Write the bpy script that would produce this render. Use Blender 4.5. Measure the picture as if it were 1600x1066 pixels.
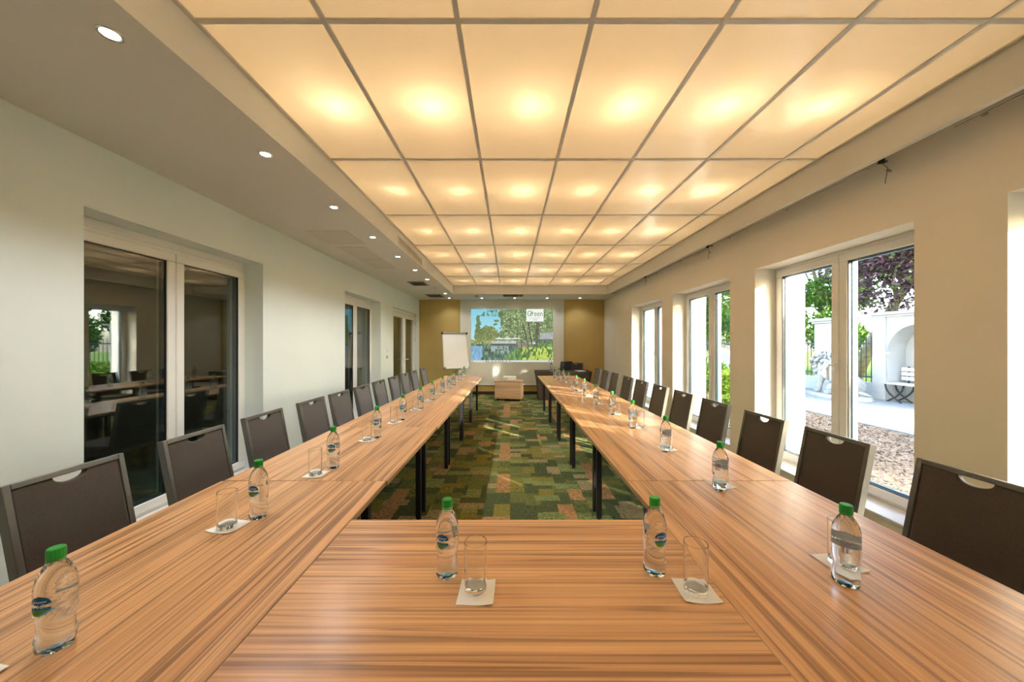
import bpy, bmesh, math, random
import numpy as np
from mathutils import Vector, Matrix
PI = math.pi
random.seed(7)
scn = bpy.context.scene
for o in list(bpy.data.objects):
    bpy.data.objects.remove(o, do_unlink=True)
COL = scn.collection

# ------------------------------------------------------------------ camera, world, sun, exposure
CAM_Z = 1.44
F_PX = 547.0
cd = bpy.data.cameras.new('camera'); cam = bpy.data.objects.new('camera', cd); COL.objects.link(cam)
cam.location = (0, 0, CAM_Z); cam.rotation_euler = (PI / 2, 0, 0)
cd.sensor_width = 36; cd.sensor_fit = 'HORIZONTAL'; cd.lens = 36 * F_PX / 1600
cd.shift_x = 3 / 1600; cd.shift_y = 4 / 1600
cd.clip_start = 0.02; cd.clip_end = 300
scn.camera = cam

SUN_AZ = Vector((0.70, -0.71, 0)).normalized()
SUN_EL = math.radians(15)
world = bpy.data.worlds.new('world'); scn.world = world; world.use_nodes = True
wn = world.node_tree; wn.nodes.clear()
sky = wn.nodes.new('ShaderNodeTexSky'); sky.sky_type = 'NISHITA'; sky.sun_disc = False
sky.sun_elevation = math.radians(28); sky.sun_rotation = math.atan2(SUN_AZ.x, SUN_AZ.y)
sky.air_density = 1.0; sky.dust_density = 2.5; sky.ozone_density = 1.0
bg = wn.nodes.new('ShaderNodeBackground'); bg.inputs['Strength'].default_value = 1.2
wo = wn.nodes.new('ShaderNodeOutputWorld')
wn.links.new(sky.outputs[0], bg.inputs[0]); wn.links.new(bg.outputs[0], wo.inputs[0])

sd = bpy.data.lights.new('sun', 'SUN'); sd.energy = 14.0; sd.color = (1.0, 0.87, 0.68); sd.angle = math.radians(0.6)
sun = bpy.data.objects.new('sun', sd); COL.objects.link(sun)
sdir = -(SUN_AZ * math.cos(SUN_EL) + Vector((0, 0, math.sin(SUN_EL))))
sun.rotation_euler = sdir.to_track_quat('-Z', 'Y').to_euler()
sun.location = (12, -12, 8)

scn.view_settings.view_transform = 'Standard'; scn.view_settings.look = 'None'
scn.view_settings.gamma = 1.0; scn.view_settings.use_curve_mapping = False
scn.view_settings.exposure = 1.08
LAMP_W = 6.5
DOWN_W = 24.0
cy = scn.cycles
cy.use_denoising = True
cy.max_bounces = 14; cy.diffuse_bounces = 6; cy.glossy_bounces = 5; cy.transmission_bounces = 12; cy.transparent_max_bounces = 24
cy.sample_clamp_indirect = 8.0

# ------------------------------------------------------------------ material helpers
MATS = {}
def nt_of(name):
    m = bpy.data.materials.new(name); m.use_nodes = True
    nt = m.node_tree; nt.nodes.clear()
    out = nt.nodes.new('ShaderNodeOutputMaterial')
    MATS[name] = m
    return m, nt, out
def N(nt, t, **kw):
    n = nt.nodes.new(t)
    for k, v in kw.items():
        if k.startswith('i_'):
            key = k[2:]
            n.inputs[int(key) if key.isdigit() else key.replace('_', ' ')].default_value = v
        else: setattr(n, k, v)
    return n
def L(nt, a, b): nt.links.new(a, b)
def math_n(nt, op, a, b=None, c=None):
    n = nt.nodes.new('ShaderNodeMath'); n.operation = op
    for i, x in enumerate((a, b, c)):
        if x is None: continue
        if isinstance(x, (int, float)): n.inputs[i].default_value = x
        else: nt.links.new(x, n.inputs[i])
    return n.outputs[0]
def ramp(nt, fac, stops, interp='LINEAR'):
    r = nt.nodes.new('ShaderNodeValToRGB'); cr = r.color_ramp; cr.interpolation = interp
    while len(cr.elements) < len(stops): cr.elements.new(0.5)
    for e, (p, c) in zip(cr.elements, stops):
        e.position = p; e.color = (*c, 1) if len(c) == 3 else c
    nt.links.new(fac, r.inputs[0]); return r.outputs[0]
def principled(nt, out, **kw):
    p = nt.nodes.new('ShaderNodeBsdfPrincipled')
    for k, v in kw.items():
        p.inputs[k.replace('_', ' ')].default_value = v
    nt.links.new(p.outputs[0], out.inputs[0]); return p
def mat(name, col, rough=0.5, metal=0.0, spec=0.5, var=0.04, scale=8.0, bump=0.0, bscale=200.0, sheen=0.0, trans=0.0, ior=1.45, emit=None, estr=0.0):
    m, nt, out = nt_of(name)
    p = principled(nt, out, Roughness=rough, Metallic=metal, IOR=ior)
    p.inputs['Specular IOR Level'].default_value = spec
    tc = N(nt, 'ShaderNodeTexCoord')
    if var > 0:
        nz = N(nt, 'ShaderNodeTexNoise', i_Scale=scale, i_Detail=4.0)
        L(nt, tc.outputs['Object'], nz.inputs['Vector'])
        a = tuple(min(1, c * (1 - var)) for c in col); b = tuple(min(1, c * (1 + var)) for c in col)
        c = ramp(nt, nz.outputs['Fac'], [(0.3, a), (0.7, b)])
        L(nt, c, p.inputs['Base Color'])
    else: p.inputs['Base Color'].default_value = (*col, 1)
    if bump > 0:
        nb = N(nt, 'ShaderNodeTexNoise', i_Scale=bscale, i_Detail=3.0)
        L(nt, tc.outputs['Object'], nb.inputs['Vector'])
        bp = N(nt, 'ShaderNodeBump', i_Strength=bump, i_Distance=0.002)
        L(nt, nb.outputs['Fac'], bp.inputs['Height']); L(nt, bp.outputs[0], p.inputs['Normal'])
    if sheen > 0:
        p.inputs['Sheen Weight'].default_value = sheen; p.inputs['Sheen Roughness'].default_value = 0.4
    if trans > 0: p.inputs['Transmission Weight'].default_value = trans
    if emit: p.inputs['Emission Color'].default_value = (*emit, 1); p.inputs['Emission Strength'].default_value = estr
    return m

mat('wall_paint', (0.77, 0.84, 0.83), 0.75, spec=0.25, var=0.02, scale=1.5, bump=0.08, bscale=120)
mat('wall_sand', (0.84, 0.81, 0.74), 0.75, spec=0.25, var=0.02, scale=1.5, bump=0.08, bscale=120)
mat('wall_gold', (0.55, 0.40, 0.145), 0.7, spec=0.25, var=0.03, scale=2, bump=0.08, bscale=120)
mat('ceiling_paint', (0.72, 0.72, 0.68), 0.8, spec=0.2, var=0.015, scale=1.5)
mat('access_paint', (0.66, 0.63, 0.56), 0.7, spec=0.2, var=0.015)
mat('grid_metal', (0.62, 0.60, 0.55), 0.5, var=0.03)
mat('pvc_white', (0.80, 0.80, 0.78), 0.35, var=0.015)
mat('sill_white', (0.80, 0.80, 0.80), 0.3, var=0.02)
mat('gasket', (0.015, 0.02, 0.025), 0.5, var=0)
mat('spacer', (0.10, 0.22, 0.34), 0.3, metal=0.5, var=0)
mat('handle_white', (0.86, 0.87, 0.88), 0.25, var=0)
mat('hinge_metal', (0.6, 0.6, 0.6), 0.3, metal=1, var=0)
mat('baseboard', (0.055, 0.035, 0.02), 0.5, var=0.1)
mat('black_metal', (0.008, 0.008, 0.009), 0.45, var=0)
mat('chair_frame', (0.17, 0.165, 0.15), 0.38, metal=0.55, var=0.04)
mat('chair_fabric', (0.052, 0.037, 0.027), 0.5, spec=0.6, var=0.35, scale=260, bump=0.35, bscale=420, sheen=0.5)
mat('edge_band', (0.44, 0.27, 0.14), 0.45, var=0.06)
mat('napkin', (0.86, 0.84, 0.80), 0.8, spec=0.2, var=0.01)
mat('cap_green', (0.012, 0.33, 0.035), 0.4, var=0.05)
mat('label_blue', (0.006, 0.11, 0.32), 0.35, var=0.12, scale=60)
mat('label_green', (0.10, 0.27, 0.015), 0.4, var=0.3, scale=90)
mat('label_sky', (0.16, 0.42, 0.72), 0.4, var=0.05)
mat('label_white', (0.85, 0.85, 0.85), 0.4, var=0)
mat('label_text', (0.33, 0.28, 0.40), 0.5, var=0.15, scale=900)
mat('label_black', (0.02, 0.02, 0.05), 0.5, var=0)
mat('screen_cloth', (0.70, 0.70, 0.62), 0.85, spec=0.1, var=0.01)
mat('white_plastic', (0.82, 0.82, 0.82), 0.4, var=0.01)
mat('grey_plastic', (0.25, 0.25, 0.26), 0.5, var=0.03)
mat('black_plastic', (0.012, 0.012, 0.013), 0.35, var=0)
mat('lens_glass', (0.02, 0.02, 0.04), 0.05, var=0)
mat('paper', (0.82, 0.82, 0.82), 0.7, var=0.01)
mat('aluminium', (0.55, 0.56, 0.57), 0.35, metal=0.9, var=0.02)
mat('table_cloth', (0.045, 0.032, 0.027), 0.8, spec=0.2, var=0.12, scale=5)
mat('vent_dark', (0.035, 0.032, 0.028), 0.7, var=0)
mat('vent_slat', (0.30, 0.28, 0.24), 0.5, var=0.02)
mat('grille_white', (0.74, 0.71, 0.64), 0.5, var=0.01)
mat('chrome', (0.75, 0.75, 0.75), 0.15, metal=1, var=0)
mat('lamp_glow', (1, 1, 1), 0.4, var=0, emit=(1.0, 0.80, 0.55), estr=26)
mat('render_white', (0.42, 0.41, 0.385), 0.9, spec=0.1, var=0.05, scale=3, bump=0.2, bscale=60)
mat('facade_white', (0.82, 0.82, 0.80), 0.9, spec=0.1, var=0.02, scale=3)
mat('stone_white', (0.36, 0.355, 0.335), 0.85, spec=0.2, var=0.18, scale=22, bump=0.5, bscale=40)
mat('fence_iron', (0.02, 0.025, 0.025), 0.5, var=0)
mat('paving', (0.27, 0.265, 0.255), 0.9, spec=0.1, var=0.10, scale=6, bump=0.2, bscale=90)
mat('kerb', (0.16, 0.18, 0.21), 0.85, var=0.2, scale=14)
mat('lawn', (0.11, 0.17, 0.035), 0.95, spec=0.05, var=0.35, scale=6, bump=0.4, bscale=60)
mat('mulch_soil', (0.16, 0.12, 0.09), 0.95, spec=0.05, var=0.5, scale=35, bump=0.8, bscale=80)
mat('bark', (0.20, 0.17, 0.10), 0.9, spec=0.1, var=0.35, scale=9, bump=0.5, bscale=40)
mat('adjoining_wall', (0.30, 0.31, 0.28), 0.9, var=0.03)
mat('bench_white', (0.80, 0.80, 0.78), 0.6, var=0.02)

# tinted or clear window glass: thin sheet, fresnel reflection over clear transmission
def glass_pane(name, tint, ior):
    m, nt, out = nt_of(name)
    tr = N(nt, 'ShaderNodeBsdfTransparent'); tr.inputs[0].default_value = (*tint, 1)
    gl = N(nt, 'ShaderNodeBsdfGlossy', i_Roughness=0.0)
    lwt = N(nt, 'ShaderNodeLayerWeight', i_Blend=0.5)          # facing = 1 - |cos|, Schlick reflectance
    f0 = ((ior - 1) / (ior + 1)) ** 2
    fac = math_n(nt, 'ADD', math_n(nt, 'MULTIPLY', math_n(nt, 'POWER', lwt.outputs['Facing'], 5.0), 1 - f0), f0)
    mx = N(nt, 'ShaderNodeMixShader')
    L(nt, fac, mx.inputs[0]); L(nt, tr.outputs[0], mx.inputs[1]); L(nt, gl.outputs[0], mx.inputs[2])
    L(nt, mx.outputs[0], out.inputs[0]); return m
glass_pane('window_glass', (0.95, 0.98, 0.97), 1.35)
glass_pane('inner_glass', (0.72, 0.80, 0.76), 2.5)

def water_mat(name, tint, ior):
    m, nt, out = nt_of(name)
    p = principled(nt, out, Roughness=0.0, IOR=ior)
    p.inputs['Base Color'].default_value = (*tint, 1); p.inputs['Transmission Weight'].default_value = 1.0
    return m
water_mat('bottle_water', (0.88, 0.95, 1.0), 1.33)
water_mat('tumbler_glass', (0.985, 0.995, 0.99), 1.42)
water_mat('base_blue', (0.30, 0.62, 0.92), 1.38)

# printed film: ink on the outside, pale carrier seen from inside the bottle
for nm in ('label_blue', 'label_green', 'label_sky', 'label_text', 'label_black'):
    nt = MATS[nm].node_tree; pb = [n for n in nt.nodes if n.type == 'BSDF_PRINCIPLED'][0]
    g = N(nt, 'ShaderNodeNewGeometry'); mxf = N(nt, 'ShaderNodeMixRGB'); mxf.inputs[2].default_value = (0.74, 0.78, 0.82, 1)
    src = pb.inputs['Base Color']
    if src.is_linked: L(nt, src.links[0].from_socket, mxf.inputs[1])
    else: mxf.inputs[1].default_value = src.default_value
    L(nt, g.outputs['Backfacing'], mxf.inputs[0]); L(nt, mxf.outputs[0], src)

# luminous ceiling diffuser: acrylic that scatters the lamps above it
m, nt, out = nt_of('diffuser')
tl = N(nt, 'ShaderNodeBsdfTranslucent'); tl.inputs[0].default_value = (0.86, 0.80, 0.70, 1)
df = N(nt, 'ShaderNodeBsdfDiffuse'); df.inputs[0].default_value = (0.62, 0.58, 0.52, 1)
gl = N(nt, 'ShaderNodeBsdfGlossy', i_Roughness=0.18); gl.inputs[0].default_value = (0.8, 0.8, 0.8, 1)
mx = N(nt, 'ShaderNodeMixShader'); mx.inputs[0].default_value = 0.38
mx2 = N(nt, 'ShaderNodeMixShader'); lw = N(nt, 'ShaderNodeFresnel', i_IOR=1.3)
L(nt, tl.outputs[0], mx.inputs[1]); L(nt, df.outputs[0], mx.inputs[2])
L(nt, lw.outputs[0], mx2.inputs[0]); L(nt, mx.outputs[0], mx2.inputs[1]); L(nt, gl.outputs[0], mx2.inputs[2])
L(nt, mx2.outputs[0], out.inputs[0])

# zebra-striped wood laminate, grain along local Y
def wood(name, light, mid, dark, rough=0.28, axis='Y', bandscale=1.0):
    m, nt, out = nt_of(name)
    p = principled(nt, out, Roughness=rough)
    p.inputs['Specular IOR Level'].default_value = 0.45
    tc = N(nt, 'ShaderNodeTexCoord'); oi = N(nt, 'ShaderNodeObjectInfo')
    off = math_n(nt, 'MULTIPLY', oi.outputs['Random'], 37.0)
    cb = N(nt, 'ShaderNodeCombineXYZ'); L(nt, off, cb.inputs[0]); L(nt, off, cb.inputs[1])
    ad = N(nt, 'ShaderNodeVectorMath', operation='ADD'); L(nt, tc.outputs['Object'], ad.inputs[0]); L(nt, cb.outputs[0], ad.inputs[1])
    def nz(sa, sl, det, dist=0.0, rgh=0.55):
        mp = N(nt, 'ShaderNodeMapping')
        s = {'Y': (sa, sl, sa), 'X': (sl, sa, sa), 'Z': (sa, sa, sl)}[axis]
        mp.inputs['Scale'].default_value = tuple(x * bandscale for x in s)
        L(nt, ad.outputs[0], mp.inputs['Vector'])
        n = N(nt, 'ShaderNodeTexNoise', i_Scale=1.0, i_Detail=det, i_Distortion=dist, i_Roughness=rgh)
        L(nt, mp.outputs[0], n.inputs['Vector']); return n.outputs['Fac']
    broad = nz(9, 0.22, 3.0, 0.25)
    fine = nz(110, 0.6, 4.0, 0.1, 0.7)
    lines = nz(17, 0.22, 3.0, 0.15)
    base = ramp(nt, broad, [(0.30, mid), (0.47, light), (0.56, light), (0.72, mid)])
    lmask = ramp(nt, lines, [(0.44, (0, 0, 0)), (0.485, (1, 1, 1)), (0.50, (1, 1, 1)), (0.512, (0, 0, 0)), (0.60, (0, 0, 0)), (0.615, (0.8, 0.8, 0.8)), (0.64, (0, 0, 0))])
    fm = ramp(nt, fine, [(0.35, (0.62, 0.60, 0.58)), (0.62, (1.06, 1.05, 1.04))])
    mixd = N(nt, 'ShaderNodeMixRGB', blend_type='MIX'); 
    bsel = math_n(nt, 'MULTIPLY', lmask, math_n(nt, 'ADD', math_n(nt, 'MULTIPLY', fine, 1.25), 0.0))
    L(nt, bsel, mixd.inputs[0]); L(nt, base, mixd.inputs[1]); mixd.inputs[2].default_value = (*dark, 1)
    mul = N(nt, 'ShaderNodeMixRGB', blend_type='MULTIPLY'); mul.inputs[0].default_value = 0.75
    L(nt, mixd.outputs[0], mul.inputs[1]); L(nt, fm, mul.inputs[2])
    L(nt, mul.outputs[0], p.inputs['Base Color'])
    return m
wood('table_wood', (0.68, 0.385, 0.185), (0.52, 0.265, 0.115), (0.15, 0.066, 0.03))
wood('cart_wood', (0.66, 0.46, 0.29), (0.55, 0.35, 0.20), (0.30, 0.17, 0.09), 0.45, axis='X', bandscale=0.8)

# patchwork carpet print
m, nt, out = nt_of('carpet')
p = principled(nt, out, Roughness=0.95); p.inputs['Specular IOR Level'].default_value = 0.1
tc = N(nt, 'ShaderNodeTexCoord'); sx = N(nt, 'ShaderNodeSeparateXYZ'); L(nt, tc.outputs['Object'], sx.inputs[0])
def cells(w, h, seed):
    u = math_n(nt, 'DIVIDE', sx.outputs[0], w); cu = math_n(nt, 'FLOOR', u)
    wn1 = N(nt, 'ShaderNodeTexWhiteNoise', noise_dimensions='1D'); L(nt, math_n(nt, 'ADD', cu, seed), wn1.inputs['W'])
    v = math_n(nt, 'ADD', math_n(nt, 'DIVIDE', sx.outputs[1], h), wn1.outputs['Value']); cv = math_n(nt, 'FLOOR', v)
    cb = N(nt, 'ShaderNodeCombineXYZ'); L(nt, cu, cb.inputs[0]); L(nt, cv, cb.inputs[1]); cb.inputs[2].default_value = seed
    w2 = N(nt, 'ShaderNodeTexWhiteNoise', noise_dimensions='3D'); L(nt, cb.outputs[0], w2.inputs['Vector'])
    return cu, w2.outputs['Value'], w2.outputs['Color']
cu1, r1, c1 = cells(0.14, 0.24, 3.0)
cu2, r2, c2 = cells(0.23, 0.115, 11.0)
DG = (0.085, 0.11, 0.045); OL = (0.22, 0.20, 0.05); MG = (0.14, 0.165, 0.055); OR = (0.42, 0.23, 0.10); TN = (0.32, 0.26, 0.13); LG = (0.21, 0.25, 0.09)
stops = [(0.0, DG), (0.22, MG), (0.45, OL), (0.63, LG), (0.74, DG), (0.84, TN), (0.955, OR)]
colA = ramp(nt, r1, stops, 'CONSTANT'); colB = ramp(nt, r2, stops, 'CONSTANT')
sepc = N(nt, 'ShaderNodeSeparateColor'); L(nt, c2, sepc.inputs[0])
pick = math_n(nt, 'GREATER_THAN', sepc.outputs[1], 0.66)
mc = N(nt, 'ShaderNodeMixRGB'); L(nt, pick, mc.inputs[0]); L(nt, colA, mc.inputs[1]); L(nt, colB, mc.inputs[2])
# recurring orange stripe of tiles
per = math_n(nt, 'MODULO', math_n(nt, 'ADD', cu1, 100.0), 7.0)
isor = math_n(nt, 'MULTIPLY', math_n(nt, 'COMPARE', per, 1.0, 0.1), math_n(nt, 'GREATER_THAN', r1, 0.55))
mo = N(nt, 'ShaderNodeMixRGB'); L(nt, math_n(nt, 'MULTIPLY', isor, 0.8), mo.inputs[0]); L(nt, mc.outputs[0], mo.inputs[1]); mo.inputs[2].default_value = (*OR, 1)
mott = N(nt, 'ShaderNodeTexNoise', i_Scale=34.0, i_Detail=7.0, i_Roughness=0.78); L(nt, tc.outputs['Object'], mott.inputs['Vector'])
mf = ramp(nt, mott.outputs['Fac'], [(0.42, (0.30, 0.36, 0.34)), (0.50, (0.9, 0.9, 0.9)), (0.58, (1.0, 1.0, 1.0)), (0.66, (1.7, 1.55, 1.4))])
ml = N(nt, 'ShaderNodeMixRGB', blend_type='MULTIPLY'); 
sep1 = N(nt, 'ShaderNodeSeparateColor'); L(nt, c1, sep1.inputs[0])
L(nt, math_n(nt, 'ADD', math_n(nt, 'MULTIPLY', sep1.outputs[2], 0.55), 0.45), ml.inputs[0]); L(nt, mo.outputs[0], ml.inputs[1]); L(nt, mf, ml.inputs[2])
L(nt, ml.outputs[0], p.inputs['Base Color'])
nb = N(nt, 'ShaderNodeTexNoise', i_Scale=500.0, i_Detail=2.0); L(nt, tc.outputs['Object'], nb.inputs['Vector'])
bp = N(nt, 'ShaderNodeBump', i_Strength=0.5, i_Distance=0.003); L(nt, nb.outputs['Fac'], bp.inputs['Height']); L(nt, bp.outputs[0], p.inputs['Normal'])

# leaves: random hue per leaf, light passes through
def leafmat(name, stops, trans=0.45):
    m, nt, out = nt_of(name)
    g = N(nt, 'ShaderNodeNewGeometry')
    c = ramp(nt, g.outputs['Random Per Island'], stops)
    d = N(nt, 'ShaderNodeBsdfDiffuse'); t = N(nt, 'ShaderNodeBsdfTranslucent'); mx = N(nt, 'ShaderNodeMixShader'); mx.inputs[0].default_value = trans
    L(nt, c, d.inputs[0]); L(nt, c, t.inputs[0]); L(nt, d.outputs[0], mx.inputs[1]); L(nt, t.outputs[0], mx.inputs[2]); L(nt, mx.outputs[0], out.inputs[0])
leafmat('leaf_purple', [(0.0, (0.03, 0.014, 0.026)), (0.5, (0.085, 0.045, 0.065)), (0.78, (0.24, 0.16, 0.19)), (0.9, (0.08, 0.14, 0.03)), (1.0, (0.10, 0.17, 0.03))])
leafmat('leaf_green', [(0.0, (0.025, 0.075, 0.012)), (0.5, (0.07, 0.16, 0.025)), (1.0, (0.20, 0.29, 0.06))])
leafmat('leaf_lime', [(0.0, (0.06, 0.14, 0.012)), (0.5, (0.15, 0.25, 0.025)), (1.0, (0.30, 0.35, 0.06))])
leafmat('leaf_dark', [(0.0, (0.03, 0.08, 0.02)), (0.6, (0.08, 0.18, 0.04)), (1.0, (0.18, 0.30, 0.07))])
leafmat('chip', [(0.0, (0.04, 0.03, 0.022)), (0.5, (0.13, 0.10, 0.08)), (1.0, (0.34, 0.31, 0.28))], 0.0)

# printed picture colours come from the mesh colour layer
m, nt, out = nt_of('projected_picture')
at = N(nt, 'ShaderNodeVertexColor'); at.layer_name = 'Col'
em = N(nt, 'ShaderNodeEmission', i_Strength=0.60); L(nt, at.outputs[0], em.inputs[0])
L(nt, em.outputs[0], out.inputs[0])
def emis(name, col, s):
    m, nt, out = nt_of(name); e = N(nt, 'ShaderNodeEmission', i_Strength=s); e.inputs[0].default_value = (*col, 1); L(nt, e.outputs[0], out.inputs[0])
emis('proj_white', (0.86, 0.88, 0.82), 0.50)
emis('proj_green', (0.09, 0.22, 0.04), 0.5)
emis('proj_leaf', (0.06, 0.20, 0.05), 0.7)
emis('proj_grey', (0.45, 0.46, 0.43), 0.7)
emis('proj_dark', (0.10, 0.10, 0.10), 0.7)

# ------------------------------------------------------------------ mesh helpers
class MB:
    def __init__(s): s.v = []; s.f = []
    def add(s, vs, fs):
        k = len(s.v); s.v += [tuple(a) for a in vs]; s.f += [tuple(i + k for i in f) for f in fs]; return s
    def box(s, x0, x1, y0, y1, z0, z1):
        return s.add([(x0, y0, z0), (x1, y0, z0), (x1, y1, z0), (x0, y1, z0), (x0, y0, z1), (x1, y0, z1), (x1, y1, z1), (x0, y1, z1)],
                     [(0, 3, 2, 1), (4, 5, 6, 7), (0, 1, 5, 4), (1, 2, 6, 5), (2, 3, 7, 6), (3, 0, 4, 7)])
    def hexa(s, bottom, top):
        n = len(bottom)
        return s.add(list(bottom) + list(top), [tuple(reversed(range(n))), tuple(range(n, 2 * n))] + [(i, (i + 1) % n, n + (i + 1) % n, n + i) for i in range(n)])
    def lathe(s, prof, seg=24, mod=None):
        vs = []; fs = []
        n = len(prof)
        for j in range(seg):
            a = 2 * PI * j / seg
            for r, z in prof:
                if mod: r = mod(r, z, a)
                vs.append((r * math.cos(a), r * math.sin(a), z))
        for j in range(seg):
            k = (j + 1) % seg
            for i in range(n - 1): fs.append((j * n + i, k * n + i, k * n + i + 1, j * n + i + 1))
        return s.add(vs, fs)
    def tube(s, pts, r, seg=8, cap=True):
        pts = [Vector(p) for p in pts]; rs = r if isinstance(r, (list, tuple)) else [r] * len(pts)
        vs = []; fs = []
        for i, p in enumerate(pts):
            d = (pts[min(i + 1, len(pts) - 1)] - pts[max(i - 1, 0)]).normalized()
            up = Vector((0, 0, 1)) if abs(d.z) < 0.95 else Vector((1, 0, 0))
            a = d.cross(up).normalized(); b = d.cross(a).normalized()
            for j in range(seg):
                t = 2 * PI * j / seg + PI / 4 * (seg == 4)
                vs.append(p + (a * math.cos(t) + b * math.sin(t)) * rs[i])
        n = len(pts)
        for i in range(n - 1):
            for j in range(seg):
                k = (j + 1) % seg
                fs.append((i * seg + j, i * seg + k, (i + 1) * seg + k, (i + 1) * seg + j))
        if cap:
            fs.append(tuple(reversed(range(seg)))); fs.append(tuple(range((n - 1) * seg, n * seg)))
        return s.add(vs, fs)
    def disc(s, c, r, seg=20, nz=-1):
        vs = [(c[0] + r * math.cos(2 * PI * i / seg), c[1] + r * math.sin(2 * PI * i / seg), c[2]) for i in range(seg)]
        return s.add(vs, [tuple(range(seg)) if nz > 0 else tuple(reversed(range(seg)))])
    def ring(s, y0, y1, z0, z1, w, x0, x1):
        """rectangular frame in the y-z plane, member width w, from x0 to x1"""
        s.box(x0, x1, y0, y1, z0, z0 + w); s.box(x0, x1, y0, y1, z1 - w, z1)
        s.box(x0, x1, y0, y0 + w, z0 + w, z1 - w); s.box(x0, x1, y1 - w, y1, z0 + w, z1 - w); return s
    def mesh(s, name, m, smooth=False, bevel=0.0, seg=1, weld=False):
        me = bpy.data.meshes.new(name); me.from_pydata(s.v, [], s.f)
        bm = bmesh.new(); bm.from_mesh(me)
        if weld: bmesh.ops.remove_doubles(bm, verts=bm.verts, dist=1e-6)
        bmesh.ops.recalc_face_normals(bm, faces=bm.faces)
        if weld and bm.calc_volume(signed=True) < 0: bmesh.ops.reverse_faces(bm, faces=bm.faces)
        if bevel > 0:
            es = [e for e in bm.edges if len(e.link_faces) == 2 and e.calc_face_angle(0) > 0.6]
            bmesh.ops.bevel(bm, geom=es, offset=bevel, segments=seg, profile=0.6, affect='EDGES', clamp_overlap=True)
        bm.to_mesh(me); bm.free()
        if smooth:
            for p in me.polygons: p.use_smooth = True
        if m: me.materials.append(MATS[m])
        return me
    def build(s, name, m, parent=None, **kw):
        o = bpy.data.objects.new(name, s.mesh(name, m, **kw)); COL.objects.link(o)
        if parent: o.parent = parent
        return o
def box(name, m, x0, x1, y0, y1, z0, z1, parent=None, **kw): return MB().box(x0, x1, y0, y1, z0, z1).build(name, m, parent, **kw)
def link_mesh(name, me, parent=None, loc=(0, 0, 0), rot=(0, 0, 0)):
    o = bpy.data.objects.new(name, me); COL.objects.link(o); o.location = loc; o.rotation_euler = rot
    if parent: o.parent = parent
    return o
def empty(name, loc=(0, 0, 0), rz=0.0):
    o = bpy.data.objects.new(name, None); COL.objects.link(o); o.location = loc; o.rotation_euler = (0, 0, rz); o.empty_display_size = 0.1; return o
def tag(o, label=None, cat=None, group=None, kind=None):
    if label: o['label'] = label
    if cat: o['category'] = cat
    if group: o['group'] = group
    if kind: o['kind'] = kind
    return o
def copy_tree(o, parent=None):
    c = o.copy(); COL.objects.link(c)
    if parent: c.parent = parent
    for ch in list(o.children): copy_tree(ch, c)
    return c
def smooth_angle(o, ang=40):
    me = o.data
    for p in me.polygons: p.use_smooth = True
    me.set_sharp_from_angle(angle=math.radians(ang))
ORD = ['', 'first', 'second', 'third', 'fourth', 'fifth', 'sixth', 'seventh', 'eighth', 'ninth', 'tenth', 'eleventh', 'twelfth', 'thirteenth']

# ------------------------------------------------------------------ room shell
XL, XR, XO = -2.575, 2.666, 3.21
YB, YR = 9.92, -1.25
Z_TILE, Z_SOF, Z_TOP = 2.90, 2.68, 3.30
fl = box('floor', 'carpet', XL - 0.3, XO - 0.02, YR, YB, -0.1, 0.0)
tag(fl, 'green patchwork carpet floor with orange and olive rectangles', 'floor', kind='structure')

def wall_with_openings(name, m, x0, x1, openings, zt):
    b = MB(); y = YR - 0.2
    for (a, c, z0, z1) in openings:
        b.box(x0, x1, y, a, 0, zt)
        if z0 > 0: b.box(x0, x1, a, c, 0, z0)
        b.box(x0, x1, a, c, z1, zt); y = c
    b.box(x0, x1, y, YB + 0.2, 0, zt)
    return b.build(name, m)
WZ0, WZ1 = 0.19, 2.25
RW = [(0.36, 1.875), (2.31, 3.81), (4.245, 5.74), (6.155, 7.675)]
LW = [(2.115, 3.65), (5.46, 6.97)]
LD = (7.70, 9.62)
wr = wall_with_openings('wall_right', 'wall_sand', XR, 2.93, [(a, c, WZ0, WZ1) for a, c in RW], Z_TOP)
tag(wr, 'sand painted window wall with deep reveals', 'wall', kind='structure')
wro = wall_with_openings('wall_facade', 'facade_white', 2.93, XO, [(a, c, WZ0 - 0.04, WZ1) for a, c in RW], Z_TOP + 0.8)
tag(wro, 'white outer facade wall seen through the panes', 'wall', kind='structure')
wl = wall_with_openings('wall_left', 'wall_paint', XL - 0.30, XL, [(a, c, 0.12, 2.27) for a, c in LW] + [(LD[0], LD[1], 0.0, 2.25)], Z_TOP)
tag(wl, 'pale painted wall with glazed openings to a dark room', 'wall', kind='structure')
wb = box('wall_back', 'wall_gold', XL - 0.3, XO, YB, YB + 0.2, 0, Z_TOP)
tag(wb, 'gold ochre painted wall behind the projection screen', 'wall', kind='structure')
wre = box('wall_rear', 'wall_paint', XL - 0.3, XO, YR - 0.2, YR, 0, Z_TOP)
tag(wre, 'pale painted wall opposite the projection screen', 'wall', kind='structure')
for nm, a in (('baseboard_back', (XL, XR, YB - 0.018, YB, 0, 0.085)), ('baseboard_rear', (XL, XR, YR, YR + 0.018, 0, 0.085))):
    tag(box(nm, 'baseboard', *a), 'dark brown skirting board', 'baseboard', kind='structure')
b = MB(); segs = [(YR, LD[0])] + [(LD[1], YB)]
for a, c in segs: b.box(XL, XL + 0.018, a, c, 0, 0.085)
tag(b.build('baseboard_left', 'baseboard'), 'dark brown skirting board under the glazed openings', 'baseboard', kind='structure')
tag(box('baseboard_right', 'baseboard', XR - 0.018, XR, YR, YB, 0, 0.085), 'dark brown skirting board under the windows', 'baseboard', kind='structure')

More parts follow.
